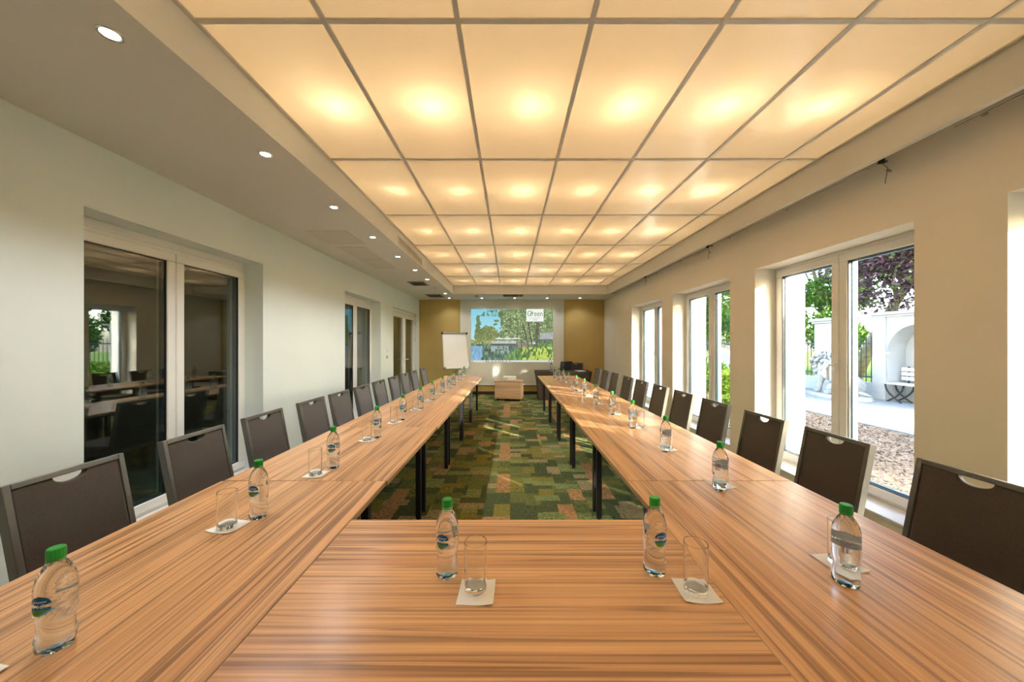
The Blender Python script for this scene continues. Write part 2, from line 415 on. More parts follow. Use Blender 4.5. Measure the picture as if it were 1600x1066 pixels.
# ceiling: dropped soffits around a luminous grid, closed plenum above
XF0, XF1 = -1.43, 2.44
YF0, YF1 = -0.82, 8.776
cb_ = MB()
cb_.box(XL, XF0, YR, YB, Z_SOF, Z_TOP)
cb_.box(XF0, XR, YF1, YB, Z_SOF, Z_TOP)
cb_.box(XF0, XR, YR, YF0, Z_SOF, Z_TOP)
cb_.box(XF1, XF1 + 0.04, YF0, YF1, Z_SOF - 0.01, Z_TOP)
cb_.box(XF1 + 0.04, XR, YF0, YF1, Z_TILE, Z_TOP)
ceil = cb_.build('ceiling', 'ceiling_paint')
tag(ceil, 'dropped ceiling with soffits around a glowing panel grid', 'ceiling', kind='structure')
slab = box('ceiling_slab', 'ceiling_paint', XL - 0.3, XO, YR - 0.2, YB + 0.2, Z_TOP, Z_TOP + 0.15)
tag(slab, 'painted slab above the suspended ceiling', 'ceiling', kind='structure')
GX = [XF0, -0.838, -0.236, 0.370, 0.967, 1.561, 2.16, XF1]
GY = [-0.82, 0.38, 1.578, 2.766, 3.966, 5.176, 6.386, 7.590, YF1]
rc = bpy.data.collections.new('lamp_receivers')
pm = {}
for i in range(7):
    for j in range(8):
        w = round(GX[i + 1] - GX[i], 3); h = round(GY[j + 1] - GY[j], 3)
        if (w, h) not in pm: pm[(w, h)] = MB().box(-w / 2, w / 2, -h / 2, h / 2, 0.0, 0.004).mesh('ceiling_panel', 'diffuser')
        o = link_mesh('ceiling_panel', pm[(w, h)], ceil, ((GX[i] + GX[i + 1]) / 2, (GY[j] + GY[j + 1]) / 2, Z_TILE))
        rc.objects.link(o)
for i, x in enumerate(GX):
    w = 0.024
    a, c = (x, x + 0.02) if i == 0 else ((x - 0.02, x) if i == 7 else (x - w / 2, x + w / 2))
    box('grid_bar', 'grid_metal', a, c, YF0, YF1, Z_TILE - 0.010, Z_TILE - 0.001, ceil)
for j, y in enumerate(GY):
    w = 0.024
    a, c = (y, y + 0.02) if j == 0 else ((y - 0.02, y) if j == 8 else (y - w / 2, y + w / 2))
    box('grid_bar', 'grid_metal', XF0, XF1, a, c, Z_TILE - 0.009, Z_TILE - 0.0015, ceil)
rc.objects.link(ceil); rc.objects.link(slab)
# real lamps above the diffusers (they only ever reach the plenum and the panels' upper side)
for i in range(6):
    for j in range(8):
        ld = bpy.data.lights.get('panel_lamp') or bpy.data.lights.new('panel_lamp', 'POINT')
        ld.energy = LAMP_W; ld.color = (1.0, 0.75, 0.49); ld.shadow_soft_size = 0.05
        lo = bpy.data.objects.new('panel_lamp', ld); COL.objects.link(lo); lo.parent = ceil
        lo.location = ((GX[i] + GX[i + 1]) / 2 + 0.06, (GY[j] + GY[j + 1]) / 2 - 0.02, Z_TILE + 0.10)
        lo.light_linking.receiver_collection = rc
# access hatches in the side soffit
for (x0, x1, y0, y1) in ((-2.27, -1.80, 3.84, 4.36), (-2.23, -1.87, 4.49, 5.12), (-2.23, -1.87, 5.14, 5.79)):
    box('access_hatch', 'access_paint', x0, x1, y0, y1, Z_SOF - 0.005, Z_SOF, ceil)

# ------------------------------------------------------------------ windows
def window(name, side, xin, y0, y1, z0, z1, depth, glass, label, handle=True, sill=True, header=0.0):
    """side +1: outward is +x. xin: inner wall face. Frame sits `depth` outward from it."""
    fx0, fx1 = xin + side * depth, xin + side * (depth + 0.07)
    a, c = min(fx0, fx1), max(fx0, fx1)
    zt = z1 - header
    fr = MB().ring(y0, y1, z0 + 0.02, zt, 0.045, a, c)
    if header: fr.box(a, c, y0, y1, zt, z1)
    fr = fr.build(name, 'pvc_white', bevel=0.004)
    tag(fr, label, 'window', kind='structure')
    ym = (y0 + y1) / 2
    sx0, sx1 = fx0 - side * 0.018, fx0 + side * 0.080
    sa, sc = min(sx0, sx1), max(sx0, sx1)
    for k, (p, q) in enumerate(((y0 + 0.03, ym - 0.002), (ym + 0.002, y1 - 0.03))):
        sz0, sz1 = z0 + 0.05, zt - 0.03
        s = MB().ring(p, q, sz0, sz1, 0.072, sa, sc).build('sash', 'pvc_white', fr, bevel=0.006)
        gx = sx0 + side * 0.026
        g = 0.060
        MB().box(gx - 0.010, gx + 0.010, p + g, q - g, sz0 + g, sz1 - g).build('pane', glass, s)
        MB().ring(p + 0.064, q - 0.064, sz0 + 0.064, sz1 - 0.064, 0.014, gx - 0.017, gx + 0.017).build('gasket', 'gasket', s)
        MB().ring(p + 0.068, q - 0.068, sz0 + 0.068, sz1 - 0.068, 0.016, *sorted((gx + side * 0.011, gx + side * 0.034))).build('spacer_bar', 'spacer', s)
        if handle and k == 1:
            hx = sx0
            hb = MB().box(min(hx, hx - side * 0.012), max(hx, hx - side * 0.012), p + 0.018, p + 0.048, 1.19, 1.27)
            hb.tube([(hx - side * 0.01, p + 0.033, 1.25), (hx - side * 0.05, p + 0.033, 1.25), (hx - side * 0.055, p + 0.040, 1.235), (hx - side * 0.05, p + 0.05, 1.18), (hx - side * 0.042, p + 0.055, 1.12)], [0.009, 0.010, 0.011, 0.010, 0.008], 8)
            hb.build('handle', 'handle_white', s, bevel=0.002)
    if sill:
        s0, s1 = xin - side * 0.012, fx0 + side * 0.01
        MB().box(min(s0, s1), max(s0, s1), y0 + 0.001, y1 - 0.001, z0 + 0.0005, z0 + 0.022).build('window_sill', 'sill_white', fr, bevel=0.004)
    return fr
for n, (a, c) in enumerate(RW):
    window(f'window_{n + 1}', 1, XR, a, c, WZ0, WZ1, 0.225, 'window_glass', f'white two-sash garden window, {ORD[4 - n]} from the projection screen wall')
for n, (a, c) in enumerate(LW):
    window(f'window_{n + 5}', -1, XL, a, c, 0.12, 2.27, 0.19, 'inner_glass',
           'white framed glazing onto a dark room, ' + ('farther from' if n == 0 else 'nearer to') + ' the white glazed door', handle=False, header=0.06)
# glazed double door
def door():
    y0, y1 = LD; a, c = XL - 0.12, XL - 0.05
    fr = MB(); fr.box(a, c, y0, y0 + 0.05, 0, 2.25); fr.box(a, c, y1 - 0.05, y1, 0, 2.25); fr.box(a, c, y0, y1, 2.17, 2.25)
    fr = fr.build('door_1', 'pvc_white', bevel=0.004); tag(fr, 'white glazed double door beside the gold wall', 'door', kind='structure')
    ym = (y0 + y1) / 2
    for k, (p, q) in enumerate(((y0 + 0.052, ym - 0.003), (ym + 0.003, y1 - 0.052))):
        lf = MB().ring(p, q, 0.01, 2.165, 0.10, a + 0.005, c + 0.01).build('door_leaf', 'pvc_white', fr, bevel=0.005)
        g = (a + c) / 2
        box('pane', 'inner_glass', g - 0.008, g + 0.008, p + 0.09, q - 0.09, 0.10, 2.075, lf)
        hb = MB(); hy = q - 0.05 if k == 0 else p + 0.05; s = -1 if k == 0 else 1
        hb.box(c + 0.01, c + 0.018, hy - 0.018, hy + 0.018, 0.93, 1.13)
        hb.tube([(c + 0.012, hy, 1.05), (c + 0.06, hy, 1.05), (c + 0.06, hy + s * 0.12, 1.05)], 0.010, 8)
        hb.build('handle', 'handle_white', lf)
        for hz in (0.25, 1.55, 1.98):
            hy2 = p + 0.005 if k == 0 else q - 0.005
            MB().tube([(c + 0.022, hy2, hz - 0.05), (c + 0.022, hy2, hz + 0.05)], 0.012, 8).build('hinge', 'hinge_metal', lf)
door()
# dark adjoining room behind the left glazing
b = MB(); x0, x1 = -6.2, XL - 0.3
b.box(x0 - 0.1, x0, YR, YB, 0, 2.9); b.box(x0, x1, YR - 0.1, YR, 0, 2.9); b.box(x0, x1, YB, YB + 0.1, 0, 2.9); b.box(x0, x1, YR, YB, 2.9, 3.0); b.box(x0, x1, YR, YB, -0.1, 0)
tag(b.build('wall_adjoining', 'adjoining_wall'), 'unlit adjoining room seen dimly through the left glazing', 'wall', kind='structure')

# light switches on the left wall
for y, z, lb in ((7.37, 1.30, 'white wall switch above the pair of plates by the glazed door'), (7.30, 1.16, 'white double socket plate nearest the large glazing'), (7.40, 1.16, 'white blank wall plate nearest the glazed door')):
    e = empty('wall_switch', (XL, y, z)); tag(e, lb, 'switch')
    box('plate', 'white_plastic', 0.0, 0.009, -0.042, 0.042, -0.042, 0.042, e, bevel=0.003)
    box('rocker', 'grey_plastic' if y == 7.30 else 'white_plastic', 0.009, 0.013, -0.026, 0.026, -0.026, 0.026, e, bevel=0.002)

# curtain rails in the pocket above the windows
for k, (a, c) in enumerate(((-0.6, 2.02), (2.42, 4.30), (4.55, 6.4), (6.65, 8.6))):
    e = empty('curtain_rail', (2.565, (a + c) / 2, 2.69)); h = (c - a) / 2
    tag(e, f'grey curtain rail under the window-side fascia, {ORD[4 - k]} from the projection screen wall', 'curtain rail', 'curtain rails above the windows')
    box('rail', 'grille_white', -0.012, 0.012, -h, h, 0.0, 0.03, e)
    box('rail_groove', 'vent_dark', -0.004, 0.004, -h, h, -0.001, 0.004, e)
    for s in (-1, 0, 1): box('bracket', 'vent_slat', -0.01, 0.10, s * (h - 0.06) - 0.01, s * (h - 0.06) + 0.01, 0.03, 0.045, e)
    box('end_stop', 'vent_dark', -0.014, 0.014, -h - 0.012, -h + 0.01, -0.006, 0.034, e)
    MB().tube([(0, -h, 0.0), (0.012, -h - 0.03, -0.05), (-0.006, -h - 0.045, -0.075), (-0.01, -h - 0.035, -0.16)], 0.003, 5).build('cord', 'vent_slat', e)
    MB().tube([(-0.012, -h - 0.045, -0.07), (0.012, -h - 0.052, -0.085)], 0.007, 6).build('cord_knot', 'vent_slat', e)

# ------------------------------------------------------------------ ceiling fittings
dl_ring = MB().lathe([(0.042, 0.0), (0.042, -0.003), (0.038, -0.006), (0.030, -0.004), (0.028, 0.0)], 24).mesh('trim_ring', 'chrome', smooth=True)
dl_lens = MB().disc((0, 0, -0.003), 0.029, 20).mesh('lens', 'lamp_glow')
spots = [(-1.6, y, 'side') for y in (1.40, 2.29, 3.18, 4.08, 4.99, 5.90, 6.76, 8.65)] + [(x, 9.52, 'end') for x in (-1.66, -0.77, 0.13, 1.01, 1.90)]
ns = sum(1 for s in spots if s[2] == 'side')
for k, (x, y, w) in enumerate(spots):
    e = empty('downlight', (x, y, Z_SOF))
    if w == 'side': tag(e, f'round recessed downlight in the side soffit, {ORD[ns - k]} from the screen wall', 'downlight', 'downlights in the side soffit')
    else: tag(e, f'round recessed downlight above the screen wall, {ORD[k - ns + 1]} from the glazed door side', 'downlight', 'downlights above the screen wall')
    link_mesh('trim_ring', dl_ring, e); link_mesh('lens', dl_lens, e)
    lk = 'downlight_lamp_' + w
    sl = bpy.data.lights.get(lk) or bpy.data.lights.new(lk, 'SPOT')
    sl.energy = DOWN_W if w == 'side' else DOWN_W * 0.3; sl.color = (0.90, 0.96, 1.0); sl.spot_size = math.radians(130); sl.spot_blend = 0.7; sl.shadow_soft_size = 0.03
    so = bpy.data.objects.new('downlight_lamp', sl); COL.objects.link(so); so.parent = e; so.location = (0, 0, -0.012)
for (x0, x1, y0, y1, lb) in ((-2.06, -1.72, 7.0, 7.45, 'square dark slatted air vent in the side soffit near the curtainless door'), (-2.14, -1.74, 8.80, 9.30, 'square dark slatted air vent in the soffit corner by the glazed door'), (-0.19, 0.34, 8.84, 9.18, 'slatted air vent in the soffit above the projection screen')):
    if 'curtainless' in lb: lb = 'square dark slatted air vent in the side soffit beside the downlights'
    e = empty('air_vent', ((x0 + x1) / 2, (y0 + y1) / 2, Z_SOF)); tag(e, lb, 'vent'); w = (x1 - x0) / 2; h = (y1 - y0) / 2
    box('backing', 'vent_dark', -w, w, -h, h, -0.004, 0, e)
    fr = MB(); t = 0.03
    fr.box(-w, w, -h, -h + t, -0.012, -0.004).box(-w, w, h - t, h, -0.012, -0.004).box(-w, -w + t, -h + t, h - t, -0.012, -0.004).box(w - t, w, -h + t, h - t, -0.012, -0.004)
    fr.build('frame', 'vent_slat', e)
    n = 7
    for i in range(n):
        yy = -h + t + (i + 0.5) * (2 * h - 2 * t) / n
        MB().hexa([(-w + t, yy - 0.004, -0.012), (w - t, yy - 0.004, -0.012), (w - t, yy - 0.001, -0.012), (-w + t, yy - 0.001, -0.012)], [(-w + t, yy + 0.004, -0.004), (w - t, yy + 0.004, -0.004), (w - t, yy + 0.007, -0.004), (-w + t, yy + 0.007, -0.004)]).build('slat', 'vent_slat', e)
# long grille in the fascia
e = empty('fascia_grille', (XF0, 5.07, 2.765)); tag(e, 'long white slatted air grille in the side fascia', 'vent')
box('backing', 'vent_dark', 0, 0.003, -0.60, 0.60, -0.045, 0.045, e)
MB().ring(-0.61, 0.61, -0.055, 0.055, 0.012, 0, 0.012).build('frame', 'grille_white', e)
for i in range(5):
    z = -0.034 + i * 0.017
    MB().box(0.003, 0.011, -0.598, 0.598, z - 0.003, z + 0.003).build('slat', 'grille_white', e)
for i in range(3): box('divider', 'grille_white', 0.003, 0.010, -0.306 + i * 0.3, -0.294 + i * 0.3, -0.043, 0.043, e)
e = empty('smoke_detector', (-0.85, 9.0, Z_SOF)); tag(e, 'round smoke detector on the soffit above the flipchart', 'detector')
MB().lathe([(0.0, -0.05), (0.03, -0.05), (0.045, -0.038), (0.05, -0.02), (0.055, 0.0)], 20).build('housing', 'access_paint', e, smooth=True)
MB().lathe([(0.052, -0.018), (0.056, -0.022), (0.056, -0.030), (0.05, -0.034)], 20).build('vent_band', 'vent_dark', e)
for x, y, lb in ((1.01, 8.98, 'small chrome sprinkler head on the soffit above the presenter desk'), (-1.67, 7.76, 'small chrome sprinkler head in the side soffit')):
    e = empty('sprinkler', (x, y, Z_SOF)); tag(e, lb, 'sprinkler')
    MB().lathe([(0.0, -0.008), (0.025, -0.008), (0.03, 0)], 16).build('rosette', 'vent_slat', e)
    MB().tube([(0, 0, -0.006), (0, 0, -0.035)], 0.006, 8).build('bulb', 'chrome', e)
    MB().lathe([(0.0, -0.04), (0.018, -0.038), (0.018, -0.034), (0, -0.034)], 12).build('deflector', 'chrome', e)

# ------------------------------------------------------------------ projection screen and picture
e = empty('projection_screen', (0.055, YB - 0.03, 0.264)); tag(e, 'large pale projection screen with a projected park picture', 'screen')
hw = 1.465; SH = Z_SOF - 0.264
box('fabric', 'screen_cloth', -hw, hw, 0.004, 0.007, 0.015, SH, e)
MB().box(-hw, hw, -0.006, 0.016, 0.0, 0.022).build('bottom_bar', 'white_plastic', e, bevel=0.004)
px0, px1, pz0, pz1 = -1.159, 1.158, 0.650, 2.153
GW, GH = 200, 132
rng = np.random.default_rng(5)
def vnoise(w, h, sx, sy, seed):
    r = np.random.default_rng(seed); gy, gx = int(sy) + 2, int(sx) + 2
    g = r.random((gy, gx)); yy = np.linspace(0, sy, h)[:, None]; xx = np.linspace(0, sx, w)[None, :]
    y0 = yy.astype(int); x0 = xx.astype(int); fy = yy - y0; fx = xx - x0
    fy = fy * fy * (3 - 2 * fy); fx = fx * fx * (3 - 2 * fx)
    return g[y0, x0] * (1 - fy) * (1 - fx) + g[y0, x0 + 1] * (1 - fy) * fx + g[y0 + 1, x0] * fy * (1 - fx) + g[y0 + 1, x0 + 1] * fy * fx
def picture(w, h):
    X = np.linspace(0, 1, w)[None, :].repeat(h, 0); Y = np.linspace(0, 1, h)[:, None].repeat(w, 1)   # Y=0 top
    n1 = vnoise(w, h, 14, 10, 1); n2 = vnoise(w, h, 40, 28, 2); n3 = vnoise(w, h, 90, 60, 3); n4 = vnoise(w, h, 60, 18, 4)
    tex = 0.25 * n1 + 0.35 * n2 + 0.4 * n3
    C = np.zeros((h, w, 3))
    def put(mask, col, k=None):
        col = np.array(col, float)
        if k is not None: col = col[None, None, :] * k[:, :, None]
        else: col = np.broadcast_to(col, C.shape)
        C[mask] = col[mask]
    skyc = np.stack([0.42 + 0.45 * Y, 0.76 + 0.2 * Y, 0.86 + 0.1 * Y], 2); C[:] = np.clip(skyc, 0, 1)
    # willow canopy on the right
    edge = 0.30 + 0.10 * n1 + 0.10 * (n2 - 0.5) - 0.06 * Y
    put((X > edge) & (Y < 0.63), (0.36, 0.45, 0.24), 0.45 + 1.15 * tex)
    put((X > edge) & (Y < 0.63) & (n3 > 0.72), (0.66, 0.74, 0.50))
    put((X > 0.12) & (X < 0.32) & (Y < 0.13) & (n2 + n3 > 1.1), (0.28, 0.40, 0.20))
    # left tree and bush
    put((np.abs(X - 0.085) < 0.020 + 0.05 * np.clip(Y - 0.1, 0, 0.5) + 0.03 * (n2 - 0.5)) & (Y > 0.12) & (Y < 0.66), (0.30, 0.40, 0.20), 0.5 + tex)
    put((((X - 0.20) / 0.13) ** 2 + ((Y - 0.50) / 0.19) ** 2 < 0.75 + 0.6 * n2) & (Y < 0.66), (0.40, 0.46, 0.22), 0.5 + 1.0 * tex)
    put((X < 0.30) & (Y > 0.58) & (Y < 0.68), (0.50, 0.52, 0.28), 0.6 + 0.8 * n3)
    # building on the right
    put((X > 0.84) & (Y > 0.44 + 0.1 * (0.98 - X)) & (Y < 0.60), (0.66, 0.68, 0.70), 0.85 + 0.2 * n4)
    put((X > 0.82) & (Y > 0.57) & (Y < 0.68), (0.30, 0.38, 0.24), 0.6 + 0.8 * n3)
    # water
    put((Y > 0.66) & (X < 0.62), (0.30, 0.42, 0.33), 0.5 + 0.9 * n4)
    put((Y > 0.70) & (X < 0.10 + 0.05 * n4), (0.45, 0.66, 0.80), 0.8 + 0.3 * n4)
    put((Y > 0.70) & (Y < 0.82) & (X > 0.24) & (X < 0.47) & (0.5 * n4 + 0.5 * n3 > 0.52), (0.58, 0.66, 0.64))
    # deck, parasols
    put((Y > 0.60) & (Y < 0.66 - 0.05 * (X - 0.3)) & (X > 0.25) & (X < 0.56), (0.72, 0.74, 0.72), 0.85 + 0.25 * n4)
    put((Y > 0.65) & (Y < 0.69 - 0.04 * (X - 0.3)) & (X > 0.24) & (X < 0.57), (0.28, 0.26, 0.25))
    for cx in (0.345, 0.445, 0.54):
        put((Y > 0.535 + 0.35 * np.abs(X - cx)) & (Y < 0.565) & (np.abs(X - cx) < 0.05), (0.88, 0.90, 0.86))
    # bank and lawn
    g = 0.66 + 0.12 * np.clip((0.62 - X) / 0.1, 0, 4)
    put((Y > g) & (X > 0.42) & (Y > 0.9 - 1.2 * (X - 0.42)), (0.34, 0.50, 0.22), 0.6 + 0.7 * n4)
    put((Y > 0.68 + 0.05 * n4) & (X > 0.62) & (n4 + 0.3 * n2 > 0.60), (0.72, 0.82, 0.26), 0.8 + 0.3 * n3)
    put((Y > 0.62) & (Y < 0.72) & (X > 0.55) & (X < 0.72), (0.46, 0.42, 0.36), 0.6 + 0.8 * n3)
    # trunks
    for x0, x1, wd in ((0.63, 0.70, 0.009), (0.70, 0.745, 0.010), (0.815, 0.80, 0.017), (0.60, 0.615, 0.004), (0.57, 0.56, 0.004)):
        put((np.abs(X - (x0 + (x1 - x0) * (Y - 0.25) / 0.45)) < wd) & (Y > 0.25) & (Y < 0.71), (0.30, 0.28, 0.22), 0.7 + 0.6 * n3)
    # task bar strip
    put(Y > 0.965, (0.80, 0.80, 0.76))
    for cx in (0.012, 0.185, 0.21, 0.26, 0.30, 0.34, 0.365, 0.39, 0.43, 0.47, 0.955, 0.985):
        put((Y > 0.973) & (Y < 0.993) & (np.abs(X - cx) < 0.006), (0.32, 0.30, 0.28))
    return np.clip(C * 0.74 + 0.17, 0, 1)
pic = picture(GW, GH)
vs = [(px0 + (px1 - px0) * i / GW, 0.0, pz1 - (pz1 - pz0) * j / GH) for j in range(GH + 1) for i in range(GW + 1)]
fs = [(j * (GW + 1) + i, (j + 1) * (GW + 1) + i, (j + 1) * (GW + 1) + i + 1, j * (GW + 1) + i + 1) for j in range(GH) for i in range(GW)]
me = bpy.data.meshes.new('picture'); me.from_pydata(vs, [], fs); me.materials.append(MATS['projected_picture'])
ca = me.color_attributes.new('Col', 'FLOAT_COLOR', 'CORNER')
lin = np.where(pic <= 0.04045, pic / 12.92, ((pic + 0.055) / 1.055) ** 2.4)
rgba = np.concatenate([lin, np.ones((GH, GW, 1))], 2).reshape(-1, 4)
ca.data.foreach_set('color', np.repeat(rgba, 4, 0).astype(np.float32).ravel())
pico = link_mesh('picture', me, e); pico.location = (0, 0.0025, 0)
pico['label'] = 'projected picture of a willow-lined pond with a deck'

def text_geo(s, size):
    cu = bpy.data.curves.new('t', 'FONT'); cu.body = s; cu.size = size; cu.align_x = 'CENTER'; cu.resolution_u = 3
    o = bpy.data.objects.new('t', cu); COL.objects.link(o)
    dg = bpy.context.evaluated_depsgraph_get(); dg.update()
    mm = o.evaluated_get(dg).to_mesh()
    v = [tuple(q.co) for q in mm.vertices]; f = [tuple(q.vertices) for q in mm.polygons]
    bpy.data.objects.remove(o, do_unlink=True); bpy.data.curves.remove(cu)
    return v, f
W = px1 - px0; H = pz1 - pz0
lx0, lx1, lz0, lz1 = px0 + 0.675 * W, px0 + 0.885 * W, pz1 - 0.235 * H, pz1
plate = MB().box(lx0, lx1, -0.0012, 0.0, lz0, lz1).build('logo_plate', 'proj_white', pico)
tv, tf = text_geo('Green', 0.215)
cxl = (lx0 + lx1) / 2; zb = lz0 + 0.155
MB().add([(cxl + x * 0.80, -0.002, zb + y) for x, y, z in tv], tf).build('logo_text', 'proj_green', pico)
MB().add([(cxl - 0.115, -0.0026, zb + 0.05), (cxl - 0.075, -0.0026, zb + 0.085), (cxl - 0.062, -0.0026, zb + 0.155), (cxl - 0.105, -0.0026, zb + 0.105)], [(0, 1, 2, 3)]).build('logo_leaf', 'proj_leaf', pico)
b = MB()
xx = lx0 + 0.07
while xx < lx1 - 0.09:
    wd = random.uniform(0.012, 0.022); b.box(xx, xx + wd, -0.002, -0.0015, lz0 + 0.085, lz0 + 0.085 + random.choice((0.022, 0.022, 0.032))); xx += wd + 0.005
b.build('logo_subline', 'proj_grey', pico)
def star(cx, cz, r):
    return [(cx + (r if i % 2 == 0 else r * 0.42) * math.sin(PI * i / 5), -0.002, cz + (r if i % 2 == 0 else r * 0.42) * math.cos(PI * i / 5)) for i in range(10)]
for i in range(3): MB().add(star(cxl + (i - 1) * 0.042, lz0 + 0.045, 0.018), [tuple(range(10))]).build('logo_star', 'proj_dark', pico)

# ------------------------------------------------------------------ tables
TZ = 0.74
def make_table(w, l, leg_in_x=0.135, leg_in_y=0.06):
    """top w (x) by l (y), grain along local y, origin on the floor at its centre"""
    parts = {}
    parts['top'] = MB().box(-w / 2, w / 2, -l / 2, l / 2, TZ - 0.025, TZ).mesh('tabletop', 'table_wood', bevel=0.0015)
    eb = MB(); t = 0.0012; a, c = TZ - 0.0235, TZ - 0.0012
    eb.box(-w / 2 - t, -w / 2, -l / 2, l / 2, a, c).box(w / 2, w / 2 + t, -l / 2, l / 2, a, c).box(-w / 2, w / 2, -l / 2 - t, -l / 2, a, c).box(-w / 2, w / 2, l / 2, l / 2 + t, a, c)
    parts['edge'] = eb.mesh('edge_band', 'edge_band')
    r = 0.02
    parts['leg'] = MB().box(-r, r, -r, r, 0.012, TZ - 0.025).mesh('leg', 'black_metal', bevel=0.003)
    parts['foot'] = MB().lathe([(0.0, 0.0), (0.021, 0.0), (0.023, 0.006), (0.021, 0.014), (0, 0.014)], 12).mesh('foot_cap', 'black_plastic')
    hx = w / 2 - leg_in_x; hy = l / 2 - leg_in_y
    parts['bar'] = MB().box(-hx + r, hx - r, -0.0125, 0.0125, 0.61, 0.65).mesh('cross_bar', 'black_metal')
    parts['rail'] = MB().box(-0.0125, 0.0125, -hy + r, hy - r, TZ - 0.06, TZ - 0.026).mesh('side_rail', 'black_metal')
    return parts, hx, hy
def place_table(tp, loc, rz, label, group):
    parts, hx, hy = tp
    e = empty('meeting_table', loc, rz); tag(e, label, 'table', group)
    t = link_mesh('tabletop', parts['top'], e); link_mesh('edge_band', parts['edge'], t)
    for sx_ in (-1, 1):
        for sy in (-1, 1):
            lg = link_mesh('leg', parts['leg'], e, (sx_ * hx, sy * hy, 0)); link_mesh('foot_cap', parts['foot'], lg)
    for sy in (-1, 1): link_mesh('cross_bar', parts['bar'], e, (0, sy * hy, 0))
    for sx_ in (-1, 1): link_mesh('side_rail', parts['rail'], e, (sx_ * hx, 0, 0))
    return e
UL = 1.16
tp_row = make_table(0.835, UL - 0.006)
left_in = [-0.632, -0.622, -0.605, -0.596, -0.588, -0.582]
for k in range(6):
    yc = 1.786 - UL / 2 + k * UL
    rz = 0.012 if k else 0.0
    place_table(tp_row, (left_in[k] - 0.4175 - (0.0 if k else 0.002), yc, 0), -rz * 0.6, f'wood-grain meeting table in the glazed-door-side row, {ORD[6 - k]} from the flipchart end', 'tables of the glazed-door-side row')
    place_table(tp_row, (0.597 + 0.4175, yc, 0), 0.0, f'wood-grain meeting table in the window-side row, {ORD[6 - k]} from the presenter desk', 'tables of the window-side row')
cw = 0.597 + 0.632 - 0.006
tp_x = make_table(0.80, cw)
place_table(tp_x, ((0.597 - 0.632) / 2, 1.392 - 0.40, 0), PI / 2, 'wood-grain cross table joining the two long rows', None)

# ------------------------------------------------------------------ chairs
def make_chair():
    e = empty('banquet_chair'); W2 = 0.21
    lean = math.radians(10.7); by, bz = -0.20, 0.40; dy, dz = -math.sin(lean), math.cos(lean); ny, nz_ = math.cos(lean), math.sin(lean)
    def P(x, s, t): return (x, by + s * dy + t * ny, bz + s * dz + t * nz_)       # s up the back, t forward
    Ls = (0.895 - bz) / dz
    def bar(b, x0, x1, s0, s1, t0, t1):
        b.hexa([P(x0, s0, t0), P(x1, s0, t0), P(x1, s0, t1), P(x0, s0, t1)], [P(x0, s1, t0), P(x1, s1, t0), P(x1, s1, t1), P(x0, s1, t1)])
    b = MB()
    bar(b, -W2, -W2 + 0.024, 0.0, Ls, -0.019, 0.019); bar(b, W2 - 0.024, W2, 0.0, Ls, -0.019, 0.019)
    bar(b, -W2 + 0.024, W2 - 0.024, Ls - 0.022, Ls, -0.019, 0.019)
    bar(b, -W2 + 0.024, W2 - 0.024, 0.02, 0.05, -0.012, 0.012)
    b.build('back_frame', 'chair_frame', e, bevel=0.002)
    # padded panel with a crescent hand hole under the top rail
    xs = W2 - 0.0245; top = Ls - 0.0225; out = [(-xs, 0.055), (xs, 0.055), (xs, top)]
    n = 14; hw_ = 0.058; dp = 0.030
    for i in range(n + 1):
        a = PI * i / n; out.append((hw_ * math.cos(a), top - dp * math.sin(a) ** 0.9 if 0 < i < n else top))
    out.append((-xs, top))
    bm = bmesh.new()
    f0 = [bm.verts.new(P(x, s, 0.014)) for x, s in out]; f1 = [bm.verts.new(P(x, s, -0.014)) for x, s in out]
    bm.faces.new(f0); bm.faces.new(list(reversed(f1)))
    for i in range(len(out)): bm.faces.new((f0[i], f1[i], f1[(i + 1) % len(out)], f0[(i + 1) % len(out)]))
    bmesh.ops.recalc_face_normals(bm, faces=bm.faces)
    es = [ed for ed in bm.edges if ed.calc_face_angle(0) > 1.2 and (ed.verts[0] in f0) == (ed.verts[1] in f0)]
    bmesh.ops.bevel(bm, geom=es, offset=0.006, segments=2, profile=0.5, affect='EDGES', clamp_overlap=True)
    me = bpy.data.meshes.new('backrest'); bm.to_mesh(me); bm.free(); me.materials.append(MATS['chair_fabric'])
    link_mesh('backrest', me, e)
    MB().box(-W2 + 0.004, W2 - 0.004, -0.19, 0.22, 0.435, 0.495).build('seat', 'chair_fabric', e, bevel=0.018, seg=3)
    b = MB(); b.box(-W2, W2, -0.21, -0.185, 0.40, 0.435).box(-W2, W2, 0.19, 0.215, 0.40, 0.435).box(-W2, -W2 + 0.024, -0.185, 0.19, 0.40, 0.435).box(W2 - 0.024, W2, -0.185, 0.19, 0.40, 0.435)
    b.build('seat_frame', 'chair_frame', e, bevel=0.002)
    for sx_ in (-1, 1):
        for (yt, yf, nm) in ((0.20, 0.225, 'front'), (-0.20, -0.27, 'rear')):
            x1 = sx_ * (W2 - 0.012); h = 0.012; h2 = 0.010
            lb = MB().hexa([(x1 - h2, yf - h2, 0.0), (x1 + h2, yf - h2, 0.0), (x1 + h2, yf + h2, 0.0), (x1 - h2, yf + h2, 0.0)], [(x1 - h, yt - h, 0.41), (x1 + h, yt - h, 0.41), (x1 + h, yt + h, 0.41), (x1 - h, yt + h, 0.41)])
            lb.build('leg', 'chair_frame', e)
    return e
chair0 = make_chair(); used = [False]
def place_chair(x, y, rz, label, group):
    c = chair0 if not used[0] else copy_tree(chair0)
    used[0] = True
    c.location = (x, y, 0); c.rotation_euler = (0, 0, rz); c['label'] = label; c['category'] = 'chair'
    if group: c['group'] = group
    elif 'group' in c: del c['group']
    return c
LC = [1.53, 2.145, 2.755, 3.41, 3.955, 4.556, 5.146, 5.797, 6.387, 7.015, 7.78]
